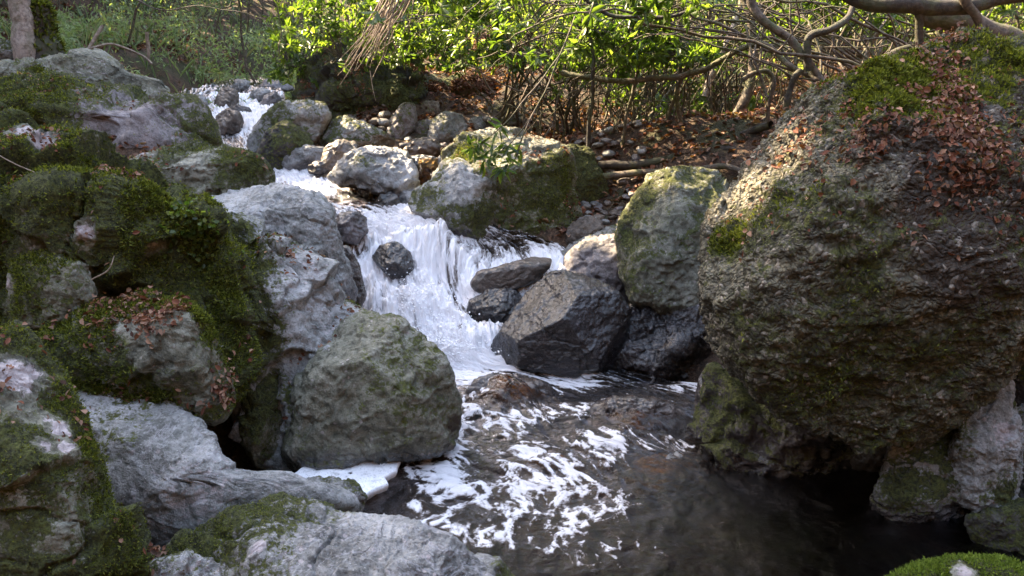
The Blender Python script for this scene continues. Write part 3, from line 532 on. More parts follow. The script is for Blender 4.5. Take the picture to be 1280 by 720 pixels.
# --- left bank
rock([(-130, 112), (0, 99), (60, 95), (110, 107), (190, 112), (236, 124), (262, 150), (273, 182), (268, 215), (190, 230), (100, 235), (-50, 230), (-140, 180)], 7.9, 'massive moss topped purple grey block on the upper left bank', 'purple', thick=.75, e=.6, moss=-.05, mossup=.75,
     facets=[(0, 1, .6, .7), (-.1, -.1, 1, .75), (.8, .3, .8, .82)], patches=[(40, 135, 60, 'moss', .85), (240, 160, 16, 'moss', .8), (200, 128, 14, 'moss', .8), (200, 165, 8, 'moss', .8), (160, 160, 50, 'moss', .2), (260, 175, 10, 'moss', .7)], pale=.12, fuzz=9000, fuzzh=.02, litter=.03)
rock([(-90, 88), (0, 80), (60, 74), (100, 66), (135, 70), (152, 85), (200, 102), (240, 118), (170, 130), (20, 130), (-90, 125)], 9.4, 'long lichened grey green slab behind the moss topped block', 'green', thick=.8, e=.7, moss=-.5, mossup=.3, pale=.3, fuzz=3000)
rock([(-40, 75), (-20, 52), (12, 50), (28, 60), (28, 80), (-10, 88)], 10.6, 'small bluish boulder beside the mossy tree trunk', 'grey', moss=-.2)
rock([(155, 205), (185, 187), (240, 184), (290, 189), (328, 198), (342, 222), (335, 245), (290, 265), (230, 265), (170, 245)], 6.7, 'lichened brown green ledge rock stepping down to the stream on the left', 'green', thick=.75, e=.62, moss=.0, facets=[(0, 1, .5, .7), (.1, -.1, 1, .75), (.8, .2, .7, .8)], pale=.15, fuzz=3000, litter=.015,
     patches=[(175, 190, 12, 'pale', .6), (310, 215, 14, 'moss', .75), (235, 210, 22, 'moss', .2)])
rock([(230, 268), (262, 244), (300, 235), (350, 232), (392, 243), (414, 265), (422, 300), (440, 335), (452, 368), (435, 395), (390, 390), (330, 350), (270, 310)], 6.1, 'smooth blue grey boulder with rounded shoulder left of the cascade', 'pale', thick=.75, e=.66, moss=-.85, mossup=.3, brk=.35, facets=[(-.2, 1, .5, .72), (.75, -.1, .8, .74), (-.1, 0, 1, .8)], patches=[(270, 262, 14, 'dirt', .5)], wetz=.62)
rock([(422, 320), (432, 305), (446, 330), (456, 370), (450, 392), (436, 385), (428, 350)], 6.25, 'narrow reddish wet rock edge beside the cascade', 'brown', wet=.8, thick=.8)
rock([(225, 275), (262, 268), (300, 275), (335, 290), (365, 312), (398, 342), (428, 372), (458, 395), (462, 420), (440, 445), (420, 500), (410, 570), (370, 598), (325, 592), (290, 540), (262, 450), (235, 350)], 4.95, 'big pale cracked rock face between mossy outcrop and water, left of centre', 'pale', thick=.6, e=.62, moss=-.35, mossup=.3, ridge='crag',
     facets=[(-.35, .7, .7, .72), (.5, .4, .8, .76), (.1, -.2, 1, .8)], seed=5, patches=[(250, 300, 45, 'moss', 1.), (290, 350, 36, 'moss', .8), (270, 400, 38, 'moss', .85), (330, 310, 18, 'moss', .72), (300, 480, 16, 'moss', .5), (385, 330, 16, 'pale', .5), (410, 400, 30, 'pale', .38), (380, 440, 14, 'pale', .4)], fuzz=7000, litter=.03)
rock([(372, 500), (395, 440), (425, 405), (455, 395), (490, 396), (520, 412), (548, 438), (560, 470), (575, 515), (573, 550), (535, 572), (490, 582), (430, 592), (375, 596), (350, 570)], 4.6, 'rounded grey boulder with olive crust at the water edge, left of the pool', 'green', thick=.75, e=.64, moss=-.62, mossup=.4,
     facets=[(-.3, .9, .6, .74), (.75, -.1, .8, .76), (-.1, -.1, 1, .84), (.3, .5, .8, .8)], seed=9, brk=.35, patches=[(440, 440, 25, 'pale', .3), (530, 430, 30, 'moss', .62), (500, 480, 60, 'moss', .48), (390, 480, 25, 'pale', .4), (568, 530, 14, 'dirt', .8)], wetz=.1)
rock([(305, 480), (325, 455), (345, 480), (350, 540), (340, 590), (318, 585), (300, 540)], 4.55, 'narrow green stained rock column below the pale rock face', 'green', moss=.0, thick=.8)
rock([(-60, 170), (0, 149), (40, 153), (80, 178), (125, 196), (172, 216), (222, 246), (262, 278), (292, 330), (312, 400), (318, 455), (290, 500), (200, 510), (100, 500), (0, 450), (-70, 400)], 4.6, 'huge dark green mossy outcrop with bleached bare ridge filling the left side', 'green', thick=.62, e=.62, moss=.52, mossup=.35, ridge='crag', seed=11,
     facets=[(0, .9, .7, .74), (.5, .2, .9, .80), (-.4, -.1, 1, .85)], patches=[(50, 175, 12, 'pale', .9), (62, 195, 9, 'pale', .9), (30, 163, 12, 'pale', .8), (110, 196, 14, 'pale', .85), (128, 206, 9, 'pale', .7), (105, 290, 9, 'pale', .8), (95, 245, 16, 'dirt', .7), (55, 350, 32, 'moss', .15), (190, 305, 9, 'pale', .5), (95, 330, 8, 'pale', .6)],
     blobs=[(150, 350, 60, -.12), (40, 250, 60, .08), (200, 270, 40, .06), (240, 330, 20, -.1)], fuzz=60000, fuzzh=.017, litter=.06)
rock([(8, 350), (20, 325), (60, 318), (100, 330), (112, 365), (100, 400), (50, 410), (14, 395)], 4.05, 'green grey lichened knob set in the mossy outcrop at the left edge', 'green', thick=.7, moss=-.1, pale=.2, patches=[(12, 355, 8, 'pale', .8)], fuzz=3000)
rock([(55, 425), (105, 392), (165, 367), (222, 372), (256, 402), (285, 450), (292, 492), (280, 526), (240, 520), (170, 505), (100, 490), (60, 462)], 3.95, 'mossy overhanging shelf rock with brown leaves above the pale slab', 'green', thick=.7, e=.62, moss=.28, mossup=.5, facets=[(0, 1, .5, .72), (0, -.5, .9, .74), (.8, .2, .7, .82)],
     patches=[(210, 430, 22, 'pale', .36), (180, 410, 18, 'pale', .28), (265, 470, 18, 'moss', .35), (250, 500, 12, 'moss', .4)], fuzz=30000, fuzzh=.015, litter=.14)
rock([(40, 500), (85, 484), (150, 483), (212, 500), (252, 528), (282, 570), (310, 592), (350, 602), (400, 594), (450, 602), (462, 622), (430, 650), (330, 670), (260, 700), (190, 700), (110, 690), (50, 640), (30, 560)], 3.55, 'smooth pale lilac grey slab dipping towards the pool, lower left', 'pale', name='slab_rock', cat='rock slab', thick=.55, e=.72, moss=-.75, mossup=.15, seed=14, brk=.22,
     facets=[(.15, .9, .75, .62), (-.1, .3, 1, .8)], amp=(.05, .03, .004), patches=[(150, 510, 30, 'moss', .55), (250, 620, 60, 'pale', .5), (200, 660, 50, 'pale', .45), (290, 590, 26, 'pale', .5), (350, 610, 30, 'pale', .42), (150, 545, 24, 'moss', .45)])
rock([(350, 618), (365, 602), (400, 596), (445, 604), (460, 622), (450, 645), (400, 655), (360, 645)], 3.75, 'low rounded grey rock between the white slab and bottom boulder', 'grey', thick=.8, moss=-.3)
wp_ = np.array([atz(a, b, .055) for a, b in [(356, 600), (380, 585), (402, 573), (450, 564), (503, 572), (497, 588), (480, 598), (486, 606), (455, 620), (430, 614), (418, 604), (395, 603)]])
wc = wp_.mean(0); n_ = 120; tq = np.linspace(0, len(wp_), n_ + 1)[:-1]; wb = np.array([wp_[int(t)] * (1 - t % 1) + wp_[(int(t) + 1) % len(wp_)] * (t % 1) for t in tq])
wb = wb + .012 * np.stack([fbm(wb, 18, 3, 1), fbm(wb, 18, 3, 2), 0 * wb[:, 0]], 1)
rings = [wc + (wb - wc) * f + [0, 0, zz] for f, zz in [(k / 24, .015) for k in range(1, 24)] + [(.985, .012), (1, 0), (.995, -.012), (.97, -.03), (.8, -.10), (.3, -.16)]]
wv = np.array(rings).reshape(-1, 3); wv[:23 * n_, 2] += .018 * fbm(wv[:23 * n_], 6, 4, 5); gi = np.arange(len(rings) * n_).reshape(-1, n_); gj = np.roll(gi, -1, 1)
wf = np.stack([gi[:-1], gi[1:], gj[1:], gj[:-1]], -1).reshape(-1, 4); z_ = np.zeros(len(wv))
tag(mk_mesh('slab_rock', wv, wf, M['white'], {'moss': z_ - 1, 'pale': z_, 'wet': z_, 'dirt': z_}, origin=wc - [0, 0, .2]), 'flat slab coloured white for sunlit glare, jutting over the pool edge at lower left', 'rock slab')
rock([(-140, 370), (-20, 380), (20, 408), (55, 450), (88, 492), (110, 532), (126, 598), (158, 665), (185, 722), (190, 850), (-150, 880), (-220, 600)], 2.85, 'dark mossy rock with pink bare patches in the bottom left corner', 'green', thick=.6, e=.66, moss=.42, mossup=.3, seed=17, facets=[(.5, .6, .8, .78), (.8, .1, .8, .82), (-.2, .2, 1, .84)],
     patches=[(15, 468, 18, 'pale', 1.), (38, 466, 9, 'pale', .9), (75, 535, 9, 'pale', 1), (82, 558, 8, 'pale', .9), (58, 525, 8, 'pale', .6), (55, 558, 7, 'pale', .7), (30, 510, 22, 'moss', .3), (100, 560, 14, 'moss', .9), (90, 660, 20, 'moss', .4)], blobs=[(60, 600, 40, .05), (110, 620, 16, -.05)], fuzz=60000, fuzzh=.010, litter=.02)
rock([(170, 760), (205, 700), (240, 668), (290, 640), (345, 622), (420, 634), (500, 650), (570, 680), (645, 725), (680, 800), (560, 900), (250, 900)], 2.95, 'large olive grey boulder with pale crusts at the bottom centre left', 'grey', thick=.7, e=.66, moss=-.05, mossup=.3, seed=19, brk=.3, facets=[(.1, .9, .7, .72), (-.6, .5, .8, .78), (.5, .5, .8, .8)],
     patches=[(325, 680, 8, 'pale', .9), (315, 688, 6, 'pale', .8), (270, 665, 30, 'moss', .75), (380, 665, 40, 'moss', .6), (460, 680, 50, 'pale', .35), (560, 700, 40, 'pale', .3), (440, 668, 15, 'pale', .45), (240, 705, 20, 'pale', .5)], fuzz=5000, fuzzh=.008)
rock([(150, 760), (190, 712), (235, 692), (285, 706), (300, 740), (260, 800), (170, 800)], 2.75, 'small pale crusted rock in the leaf filled crevice at the bottom edge', 'pale', pale=.35, thick=.8)
rock([(60, 760), (110, 705), (170, 690), (220, 700), (240, 760), (200, 820), (80, 820)], 2.95, 'low brown rock covered in wet orange leaves in the crevice, bottom left', 'brown', thick=.8, litter=6.0, moss=-.5)

# --- cobbles: six shapes, copied
cob = []
rs = np.random.RandomState(5)
for k in range(6):
    D, F = ico(4); V = D * np.array([1, .8, .6]) ; N = D
    for j in range(5):
        n = rs.normal(size=3); n /= np.linalg.norm(n); dd = V @ n; V = V - n * (np.maximum(0, dd - dd.max() * .75) * .85)[:, None]
    V = V + D * (0.12 * fbm(V, 1.5, 3, 80 + k))[:, None]; V = V - np.array([0, 0, V[:, 2].min() * 0.5])
    cob.append((V, F))
cobm = {}
def cobble(P0, r, k, mat, label, group):
    if (k, mat) not in cobm:
        V, F = cob[k]; z = np.zeros(len(V)); o = mk_mesh('cobble', V, F, M[mat], {'moss': z, 'pale': z, 'wet': z + .3, 'dirt': z}, origin=(0, 0, 0)); cobm[(k, mat)] = o
    else:
        o = cobm[(k, mat)].copy(); COL.objects.link(o)
    o.location = P0; o.scale = (r, r, r * rs.uniform(.7, 1)); o.rotation_euler = (rs.uniform(-.3, .3), rs.uniform(-.3, .3), rs.uniform(0, 6.28))
    tag(o, label, 'cobble', group)
rock([(1050, 560), (1070, 525), (1130, 520), (1160, 545), (1150, 600), (1060, 600)], 4.45, 'black rock added deep in the cavity under the giant boulder to hide a bright gap', 'black', thick=1.0)  # added rock, keeps a bright sky reflection out of the cavity
ZONES = [(718, 800, 238, 300, 7.3, 8.6, 60, .04, .08, 'small rounded cobble in the pile between block boulder and rounded green boulder', 'cobbles piled between the boulders'),
         (222, 305, 92, 128, 11.8, 13.4, 60, .07, .17, 'grey cobble on the stony margin left of the upper rapid', 'cobbles left of the upper rapid'),
         (290, 372, 96, 110, 14.0, 15.6, 30, .12, .26, 'cobble in the stony bed beyond the upper rapid', 'cobbles beyond the upper rapid'),
         (440, 620, 150, 200, 9.2, 10.6, 45, .05, .11, 'brown cobble lying among the upright stones by the small waterfall', 'cobbles among the upright stones')]
for (a, b, c, d, y0, y1, n, r0, r1, lb, gp) in ZONES:
    for i in range(n):
        t = rs.rand(); X = rs.uniform(a, b); Y = y0 + (y1 - y0) * t; row = d + (c - d) * t
        p = at(X, row, Y); 
        if 'piled' in gp: p[2] = max(p[2], ground_z(np.array([p[0]]), np.array([p[1]]))[0])
        else: p[2] = ground_z(np.array([p[0]]), np.array([p[1]]))[0]
        cobble(p, rs.uniform(r0, r1), rs.randint(6), ['brown', 'purple', 'grey'][rs.randint(3)], lb, gp)

# ------------------------------------------------------------------ vegetation helpers
rs = np.random.RandomState(101)
def unit(v): return v / (np.linalg.norm(v, axis=-1, keepdims=True) + 1e-9)
def leaves(p, d, up, L, Wd, fold=0.25, droop=0.2):
    """two folded quads per leaf; p base, d direction, up approximate normal"""
    n = len(p); d = unit(d); s = unit(np.cross(d, up)); u = np.cross(s, d); L = L[:, None]; Wd = Wd[:, None]
    t = p + d * L - u * L * droop
    m1 = p + d * L * .35 - u * L * droop * .15; m2 = p + d * L * .72 - u * L * droop * .5
    V = np.stack([p, m1 - s * Wd * .5 + u * Wd * fold, m2 - s * Wd * .42 + u * Wd * fold, t, m2 + s * Wd * .42 + u * Wd * fold, m1 + s * Wd * .5 + u * Wd * fold], 1).reshape(-1, 3)
    b = np.arange(n)[:, None] * 6
    F = np.concatenate([b + np.array([0, 1, 2, 3]), b + np.array([0, 3, 4, 5])])
    return V, F
class Acc:
    def __init__(s): s.V = []; s.F = []; s.R = []; s.n = 0
    def add(s, V, F, r=None):
        s.V.append(V); s.F.append(F + s.n); s.n += len(V); s.R.append(np.zeros(len(V)) if r is None else r)
    def mesh(s, name, mat, **k):
        return mk_mesh(name, np.concatenate(s.V), np.concatenate(s.F), mat, {'rnd': np.concatenate(s.R)}, **k)
def tube(pts, rad, sides=6, wob=0.0, sub=5):
    pts = np.asarray(pts, float); n = len(pts)
    if n > 2 and sub > 1:
        t = np.linspace(0, n - 1, (n - 1) * sub + 1); rad = np.interp(t, np.arange(n), np.broadcast_to(rad, (n,))); pts = crom(pts, np.minimum(t, n - 1 - 1e-6))
    rad = np.broadcast_to(rad, (len(pts),)).astype(float).copy()
    if wob: pts = pts + wob * np.stack([fbm(pts, 2.5, 2, 61), fbm(pts, 2.5, 2, 62), fbm(pts, 2.5, 2, 63)], 1); rad *= 1 + .25 * fbm(pts, 6, 2, 64)
    T = unit(np.gradient(pts, axis=0)); ref = np.array([0.31, 0.2, 0.93]); a = unit(np.cross(T, ref)); b = np.cross(T, a)
    th = np.arange(sides) / sides * 2 * math.pi
    V = (pts[:, None] + rad[:, None, None] * (np.cos(th)[None, :, None] * a[:, None] + np.sin(th)[None, :, None] * b[:, None])).reshape(-1, 3)
    m = len(pts); i = np.arange(m * sides).reshape(m, sides); j = np.roll(i, -1, 1)
    F = np.stack([i[:-1], j[:-1], j[1:], i[1:]], -1).reshape(-1, 4)
    return V, F
def pxl(lst): return np.array([at(a, b, y) for a, b, y in lst])
def pr(r, Y): return r * Y / FPX

# ------------------------------------------------------------------ tall trees added for their crowns, which shade the gorge from out of view
SDn = np.array(SD); TA = np.array([math.cos(SUN_AZ), -math.sin(SUN_AZ), 0]); TB = np.cross(TA, SDn); TB = TB if TB[2] > 0 else -TB
def added_tree(C, ra, rb, base, r0, label, n=20000, bark='bark'):
    t = C @ SDn if C[1] > 24 else 20; near = C[1] < 24; ls = 1.0 if near else 1.9
    bz = float(ground_z(np.array([base[0]]), np.array([base[1]]))[0]) - .2; B0 = np.array([base[0], base[1], bz])
    root = empty('added_tree', B0, label, 'tree', 'tall trees added to shade the gorge and its pool')
    ac = Acc(); tr = [B0, B0 * .75 + C * .25 + np.array([.15, 0, -.1]), (B0 + C) / 2, C]; V, F = tube(tr, [r0, r0 * .8, r0 * .6, r0 * .25], 12, .12, 10); ac.add(V, F)
    lo = Acc()
    for k in range(14):
        s = B0 + (C - B0) * rs.uniform(.55, .95); e = C + (rs.normal(size=3)) * np.array([ra, ra, rb]) * .5
        V, F = tube([s, (s + e) / 2 + np.array([0, 0, .4]), e], [r0 * .3, r0 * .18, .02], 6, .1, 4); lo.add(V, F)
    mk_mesh('trunk', ac.V[0], ac.F[0], M[bark], parent=root); lo.mesh('limb', M[bark], parent=root)
    k = rs.normal(size=(n * 2, 3)); k = unit(k) * (rs.rand(n * 2)[:, None] ** .4)
    p = C + k[:, :1] * TA * ra + k[:, 1:2] * TB * rb + k[:, 2:3] * SDn * 2.2
    keep = fbm(p, .8, 2, 71) > -.6; ka = p @ TA; kb = p @ TB
    sun_gap = (ka > 5.6) & (kb > -3.1)  # gaps cut in the added crowns so sun reaches chosen rock edges
    sa_ = sat(((ka - 4.0) * .35 + (kb - .32) * .58) / (.35 ** 2 + .58 ** 2)); sun_gap |= np.hypot(ka - 4.0 - .35 * sa_, kb - .32 - .58 * sa_) < .3
    p = p[keep & ~(sun_gap & near)][:n]; m = len(p)
    V, F = leaves(p, rs.normal(size=(m, 3)), rs.normal(size=(m, 3)), rs.uniform(.24, .42, m) * ls, rs.uniform(.16, .26, m) * ls)
    mk_mesh('crown', V, F, M['crown'], {'rnd': np.repeat(rs.rand(m), 6)}, smooth=False, parent=root)
def at_abt(a, b, t): return a * TA + b * TB + t * SDn
added_tree(at_abt(.2, .2, 20), 3.4, 3.4, (-13, 9.5), .28, 'unseen tall tree added on the left slope nearest the camera, its crown shading the mossy rocks')
added_tree(at_abt(3.1, -.4, 20), 3.0, 3.6, (-12, 13), .25, 'unseen tall tree added on the left slope whose crown shades the pool and giant boulder', 22000)
added_tree(at_abt(6.2, -5.6, 20), 3.2, 2.2, (-12.5, 17), .24, 'unseen tall tree added above the upper rapid on the left slope for shade')
added_tree(at_abt(11.8, -7.2, 20), 4.2, 2.6, (-10, 21.5), .24, 'tall tree added deep in the undergrowth at upper left for dappled shade', 2600)
for C_, bs, lb in [((-5, 27, 12), (-5.5, 26), 'tall tree added behind the pale undergrowth, upper left'), ((3, 28, 13), (2.6, 27.5), 'tall tree added far behind the leafy bushes, upper centre'), ((11, 27, 12.5), (10.5, 27), 'tall tree added far behind the giant boulder, upper right'),
                   ((-1, 33, 20), (-1.2, 33), 'very tall tree added highest up the far slope, centre'), ((8, 34, 20), (8.5, 34), 'very tall tree added highest up the far slope, right'), ((-10, 32, 19), (-10.5, 32), 'very tall tree added highest up the far slope, left')]:
    added_tree(np.array(C_, float), 5.6, 4.8, bs, .3, lb, 9000)  # far trees added so the pool mirrors less open sky

# ------------------------------------------------------------------ near tree at top left and its mossy stump
b0 = at(28, 52, 10.4); b0[2] -= .1; bq = b0 - [0, 0, .7]
t0 = empty('leaning_tree', b0, 'pinkish bare tree trunk with mossy foot at the top left corner', 'tree')
V, F = tube([bq, b0, at(30, 30, 10.4), at(24, 0, 10.4), at(20, -60, 10.5), at(30, -300, 11)], [.2, .15, .12, .12, .11, .05], 12, .05, 8); mk_mesh('trunk', V, F, M['bark_pale'], parent=t0)
V, F = tube([at(20, 0, 10.4), at(60, -60, 10), at(120, -110, 9.5)], [.05, .035, .01], 7, .05); mk_mesh('limb', V, F, M['bark_pale'], parent=t0)
b1 = at(55, 68, 10.6); st = empty('mossy_stump', b1, 'dark ivy and moss covered stump right of the pinkish trunk', 'stump')
V, F = tube([b1 - [0, 0, .5], b1, at(52, 45, 10.6), at(50, 18, 10.6), at(52, 4, 10.6)], [.3, .26, .2, .16, .08], 12, .08, 6); N_ = vnormals(V, F)
mk_mesh('trunk', V, F, M['bark_dark'], parent=st)
T3, F3, r3 = blades(V, N_, np.ones(len(V)), 2500, .05, rs); mk_mesh('moss', T3, F3, M['mossf'], {'rnd': r3}, smooth=False, parent=st)
for pts, r, lb in [([(110, 62, 10.8), (118, 48, 10.9), (128, 32, 11)], 2, 'pale broken stick leaning in the litter at upper left'), ([(184, 75, 11.4), (184, 58, 11.4), (182, 40, 11.4)], 2.2, 'short upright pale stub left of the undergrowth'),
                   ([(100, 62, 10.6), (140, 55, 10.8), (175, 68, 11), (190, 80, 11)], 1.5, 'thin dark curved branch lying behind the lichened slab')]:
    V, F = tube(pxl(pts), pr(r, 10.8), 6, .03); tag(mk_mesh('stick', V, F, M['twig']), lb, 'stick')

# ------------------------------------------------------------------ bushes
def bush(name, label, roots, regs, ncl, L=(.08, .12), mat='leaf', nlimb=14, rlimb=.016, thr=-.15, seed=0, bark='bark', per=8, group=None, cat='bush', cull=None):
    """regs: list of (px0,px1,py0,py1,Y0,Y1) volumes filled with leaf whorls"""
    R = [np.array(r, float) for r in roots]; root = empty(name, R[0], label, cat, group)
    cs = []
    ws = np.array([(r[1] - r[0]) * (r[3] - r[2]) for r in regs], float); ws /= ws.sum()
    while sum(len(c) for c in cs) < ncl:
        k = rs.choice(len(regs), p=ws); a = regs[k]; m = 200
        c = at(rs.uniform(a[0], a[1], m), rs.uniform(a[2], a[3], m), 1.0); Yr = rs.uniform(a[4], a[5], m); c = (c - [0, 0, CAM_Z]) * Yr[:, None] + [0, 0, CAM_Z]
        keep = fbm(c, 1.5, 3, 30 + seed) > thr + rs.uniform(-.1, .1, m)
        c = c[keep]
        c = c[c[:, 2] > ground_z(c[:, 0], c[:, 1]) + .12]; cs.append(c[:60])
    c = np.concatenate(cs)[:ncl]
    lim = Acc(); lp = []
    for k in range(nlimb):
        s = R[k % len(R)] + rs.normal(size=3) * [.15, .15, 0]; e = c[rs.randint(ncl)]
        mid = s * .45 + e * .55 + rs.normal(size=3) * .22 + [0, 0, .25]; q1 = s * .8 + e * .2 + rs.normal(size=3) * .1 + [0, 0, .2]
        r0 = rlimb * rs.uniform(.5, 1.3); V, F = tube([s, q1, mid, e], [r0, r0 * .8, r0 * .55, .004], 6, .06, 6); lim.add(V, F); lp.append(V.reshape(-1, 6, 3).mean(1)[5:])
    lim.mesh('stem', M[bark], parent=root); lp = np.concatenate(lp)
    tw = Acc(); ax = np.zeros((ncl, 3))
    for i in range(ncl):
        d = np.linalg.norm(lp - c[i], axis=1) + np.maximum(0, lp[:, 2] - c[i, 2]) * 1.0; s = lp[d.argmin()]
        v = c[i] - s; l = np.linalg.norm(v); s = c[i] - v * min(1, .7 / (l + 1e-6)); mid = (s + c[i]) / 2 + [0, 0, .05] + rs.normal(size=3) * .03
        V, F = tube([s, mid, c[i]], [.005, .0035, .0025], 4, 0, 2); tw.add(V, F); ax[i] = c[i] - mid
    tw.mesh('twig', M[bark], parent=root)
    ax = unit(unit(ax) + rs.normal(size=(ncl, 3)) * .3 + np.array([0, 0, .2]))
    n = ncl * per; p = np.repeat(c, per, 0); A_ = np.repeat(ax, per, 0)
    rnd = rs.normal(size=(n, 3)); rad_ = unit(rnd - (rnd * A_).sum(1)[:, None] * A_)
    d = unit(A_ * rs.uniform(.1, .9, n)[:, None] + rad_ - np.array([0, 0, .12])); p = p - A_ * rs.uniform(0, .09, n)[:, None]
    V, F = leaves(p, d, A_ + .3 * rs.normal(size=(n, 3)), rs.uniform(L[0], L[1], n), rs.uniform(L[0], L[1], n) * .34)
    mk_mesh('foliage', V, F, M[mat], {'rnd': np.repeat(sat(rs.rand(n) * .6 + .4 * np.repeat(rs.rand(ncl), per)), 6)}, smooth=False, parent=root)
    return root
def gpt(px_, py_, Y): p = at(px_, py_, Y); p[2] = ground_z(p[:1], p[1:2])[0]; return p
G1 = 'rhododendrons leaning over the right bank'
bush('rhododendron_bush', 'leafy bush overhanging the black rock outcrop, left of centre', [gpt(420, 95, 12), gpt(500, 90, 12)], [(345, 560, -60, 60, 9.6, 11.6), (335, 420, 20, 105, 10.8, 12), (430, 640, -40, 85, 9.2, 10.6)], 850, group=G1, seed=1, nlimb=30, thr=0)
bush('rhododendron_bush', 'bright green bush hanging over the mossy block boulder', [gpt(640, 150, 10.2), gpt(720, 160, 9.8)], [(560, 800, -50, 90, 8.6, 10.4), (600, 700, 60, 120, 8.8, 9.8), (690, 800, 60, 130, 9, 10), (620, 900, -40, 80, 7.6, 8.6)], 760, group=G1, seed=2, nlimb=30, thr=.04)
bush('rhododendron_bush', 'open sunlit bush of thin stems behind the driftwood logs', [gpt(830, 170, 10.5), gpt(900, 165, 10.5), gpt(780, 175, 10)], [(740, 1000, -60, 90, 9.5, 12), (760, 900, 60, 125, 10, 11.5)], 560, group=G1, seed=3, nlimb=40, thr=0, rlimb=.02)
bush('rhododendron_bush', 'sparse bush standing behind the top of the giant boulder', [gpt(1100, 120, 8.6), gpt(1230, 100, 8.6)], [(930, 1330, -70, 40, 8, 10.5)], 520, group=G1, seed=4, nlimb=30, thr=.05, rlimb=.02)
bush('rhododendron_bush', 'low leafy shoots growing among the logs by the rounded green boulder', [gpt(800, 190, 8.6), gpt(760, 200, 8.6)], [(745, 850, 140, 205, 8.3, 9.2), (780, 960, 120, 175, 9.2, 10.4)], 60, group=G1, seed=5, nlimb=10, thr=-.3, rlimb=.006)
bush('overhanging_shrub', 'big leaved dark shoots hanging from above over the centre of the stream', [at(520, -120, 7.5), at(700, -120, 7.2)], [(440, 720, -70, 38, 6.6, 7.6), (700, 900, -70, 25, 6.4, 7.2)], 75, L=(.09, .15), seed=6, nlimb=12, rlimb=.01, thr=-.1, cat='shrub')
# hanging sprig
sr = at(640, 165, 6.9); sg = empty('leafy_sprig', sr, 'dark leafy sprig dangling in front of the mossy block boulder', 'sprig')
a_ = Acc(); cl_ = []
for pts in [[(735, -20, 8), (700, 70, 7.4), (668, 140, 7.0), (636, 182, 6.9), (612, 196, 6.85)], [(668, 140, 7.0), (655, 170, 6.9), (640, 205, 6.9), (628, 212, 6.85)], [(700, 70, 7.4), (660, 120, 7.1), (625, 160, 6.95), (598, 180, 6.9)]]:
    V, F = tube(pxl(pts), np.linspace(.009, .003, len(pts)), 6, .02); a_.add(V, F); cl_ += [pts[-1], pts[-2]]
a_.mesh('stem', M['bark'], parent=sg)
c = pxl(cl_ + [(590, 186, 6.9), (605, 205, 6.9), (622, 190, 6.95), (650, 190, 7)]); n = len(c) * 9; p = np.repeat(c, 9, 0) + rs.normal(size=(n, 3)) * .015
V, F = leaves(p, unit(rs.normal(size=(n, 3)) * [1, .8, .7] + [0, -.2, -.2]), rs.normal(size=(n, 3)) * .4 + [0, 0, 1], rs.uniform(.09, .15, n), rs.uniform(.028, .042, n)); mk_mesh('foliage', V, F, M['leaf'], {'rnd': np.repeat(rs.rand(n), 6)}, smooth=False, parent=sg)

# ------------------------------------------------------------------ far thicket and undergrowth (uncountable)
def cloud(name, xr_, yr_, zr_, n, L, mat, thr, seed, wfac=.4, sc=.9):
    x = rs.uniform(*xr_, n * 4); y = rs.uniform(*yr_, n * 4); g = ground_z(x, y); z = g + rs.uniform(*zr_, n * 4)
    p = np.stack([x, y, z], 1); px_, py_ = proj(p); k = (fbm(p, sc, 3, seed) > thr) & (py_ > -60) & (px_ > -80) & (px_ < 1360); p = p[k][:n]; m = len(p)
    d = rs.normal(size=(m, 3)) + [0, 0, .1]; V, F = leaves(p, d, rs.normal(size=(m, 3)) * .6 + [0, 0, 1], rs.uniform(*L, m), rs.uniform(*L, m) * wfac)
    tag(mk_mesh(name, V, F, M[mat], {'rnd': np.repeat(sat(.5 + .5 * fbm(p, 1.2, 2, seed + 5) + rs.normal(size=m) * .22), 6)}, smooth=False), kind='stuff')
cloud('far_thicket', (-2.5, 15), (14.5, 25), (.2, 5), 36000, (.09, .16), 'leaf_far', .08, 41)
cloud('far_thicket', (-1.5, 9), (12, 15), (.05, 2.6), 16000, (.08, .13), 'leaf_far', .06, 43)
cloud('undergrowth', (-14, -1.0), (13.5, 24), (.0, 1.2), 24000, (.05, .11), 'leaf_pale', .10, 45, .3, 1.1)
cloud('undergrowth', (-9, -3.4), (11.6, 15), (.0, .45), 9000, (.05, .11), 'leaf_pale', .08, 46, .22, 1.3)
# grassy blades left
n = 2600; x = rs.uniform(-12, -1.5, n); y = rs.uniform(12.5, 19, n); p = np.stack([x, y, ground_z(x, y)], 1); p = p[fbm(p, .8, 3, 51) > -.02]; p = p[(p[:, 0] < xl(p[:, 1]) - .2) | (p[:, 0] > xr(p[:, 1]) + .2)]; m = len(p)
V, F = leaves(p, rs.normal(size=(m, 3)) * .5 + [0, 0, 1], rs.normal(size=(m, 3)) + [0, -.5, 0], rs.uniform(.2, .55, m), rs.uniform(.010, .02, m), .1, .35)
tag(mk_mesh('grass', V, F, M['leaf_pale'], {'rnd': np.repeat(rs.rand(m), 6)}, smooth=False), kind='stuff')
# stems in the thicket
sa = Acc()
for k in range(90):
    x = rs.uniform(-10, 9); y = rs.uniform(12.5, 20); z = ground_z(np.array([x]), np.array([y]))[0]; d = rs.normal(size=3) * [1, .6, 0]; l = rs.uniform(1, 4)
    V, F = tube([(x, y, z), (x + d[0] * .2, y + d[1] * .2, z + l * .5), (x + d[0] * .7, y + d[1] * .7, z + l)], [.025, .018, .008], 6, .25, 5); sa.add(V, F)
tag(sa.mesh('thin_stems', M['bark']), kind='stuff')

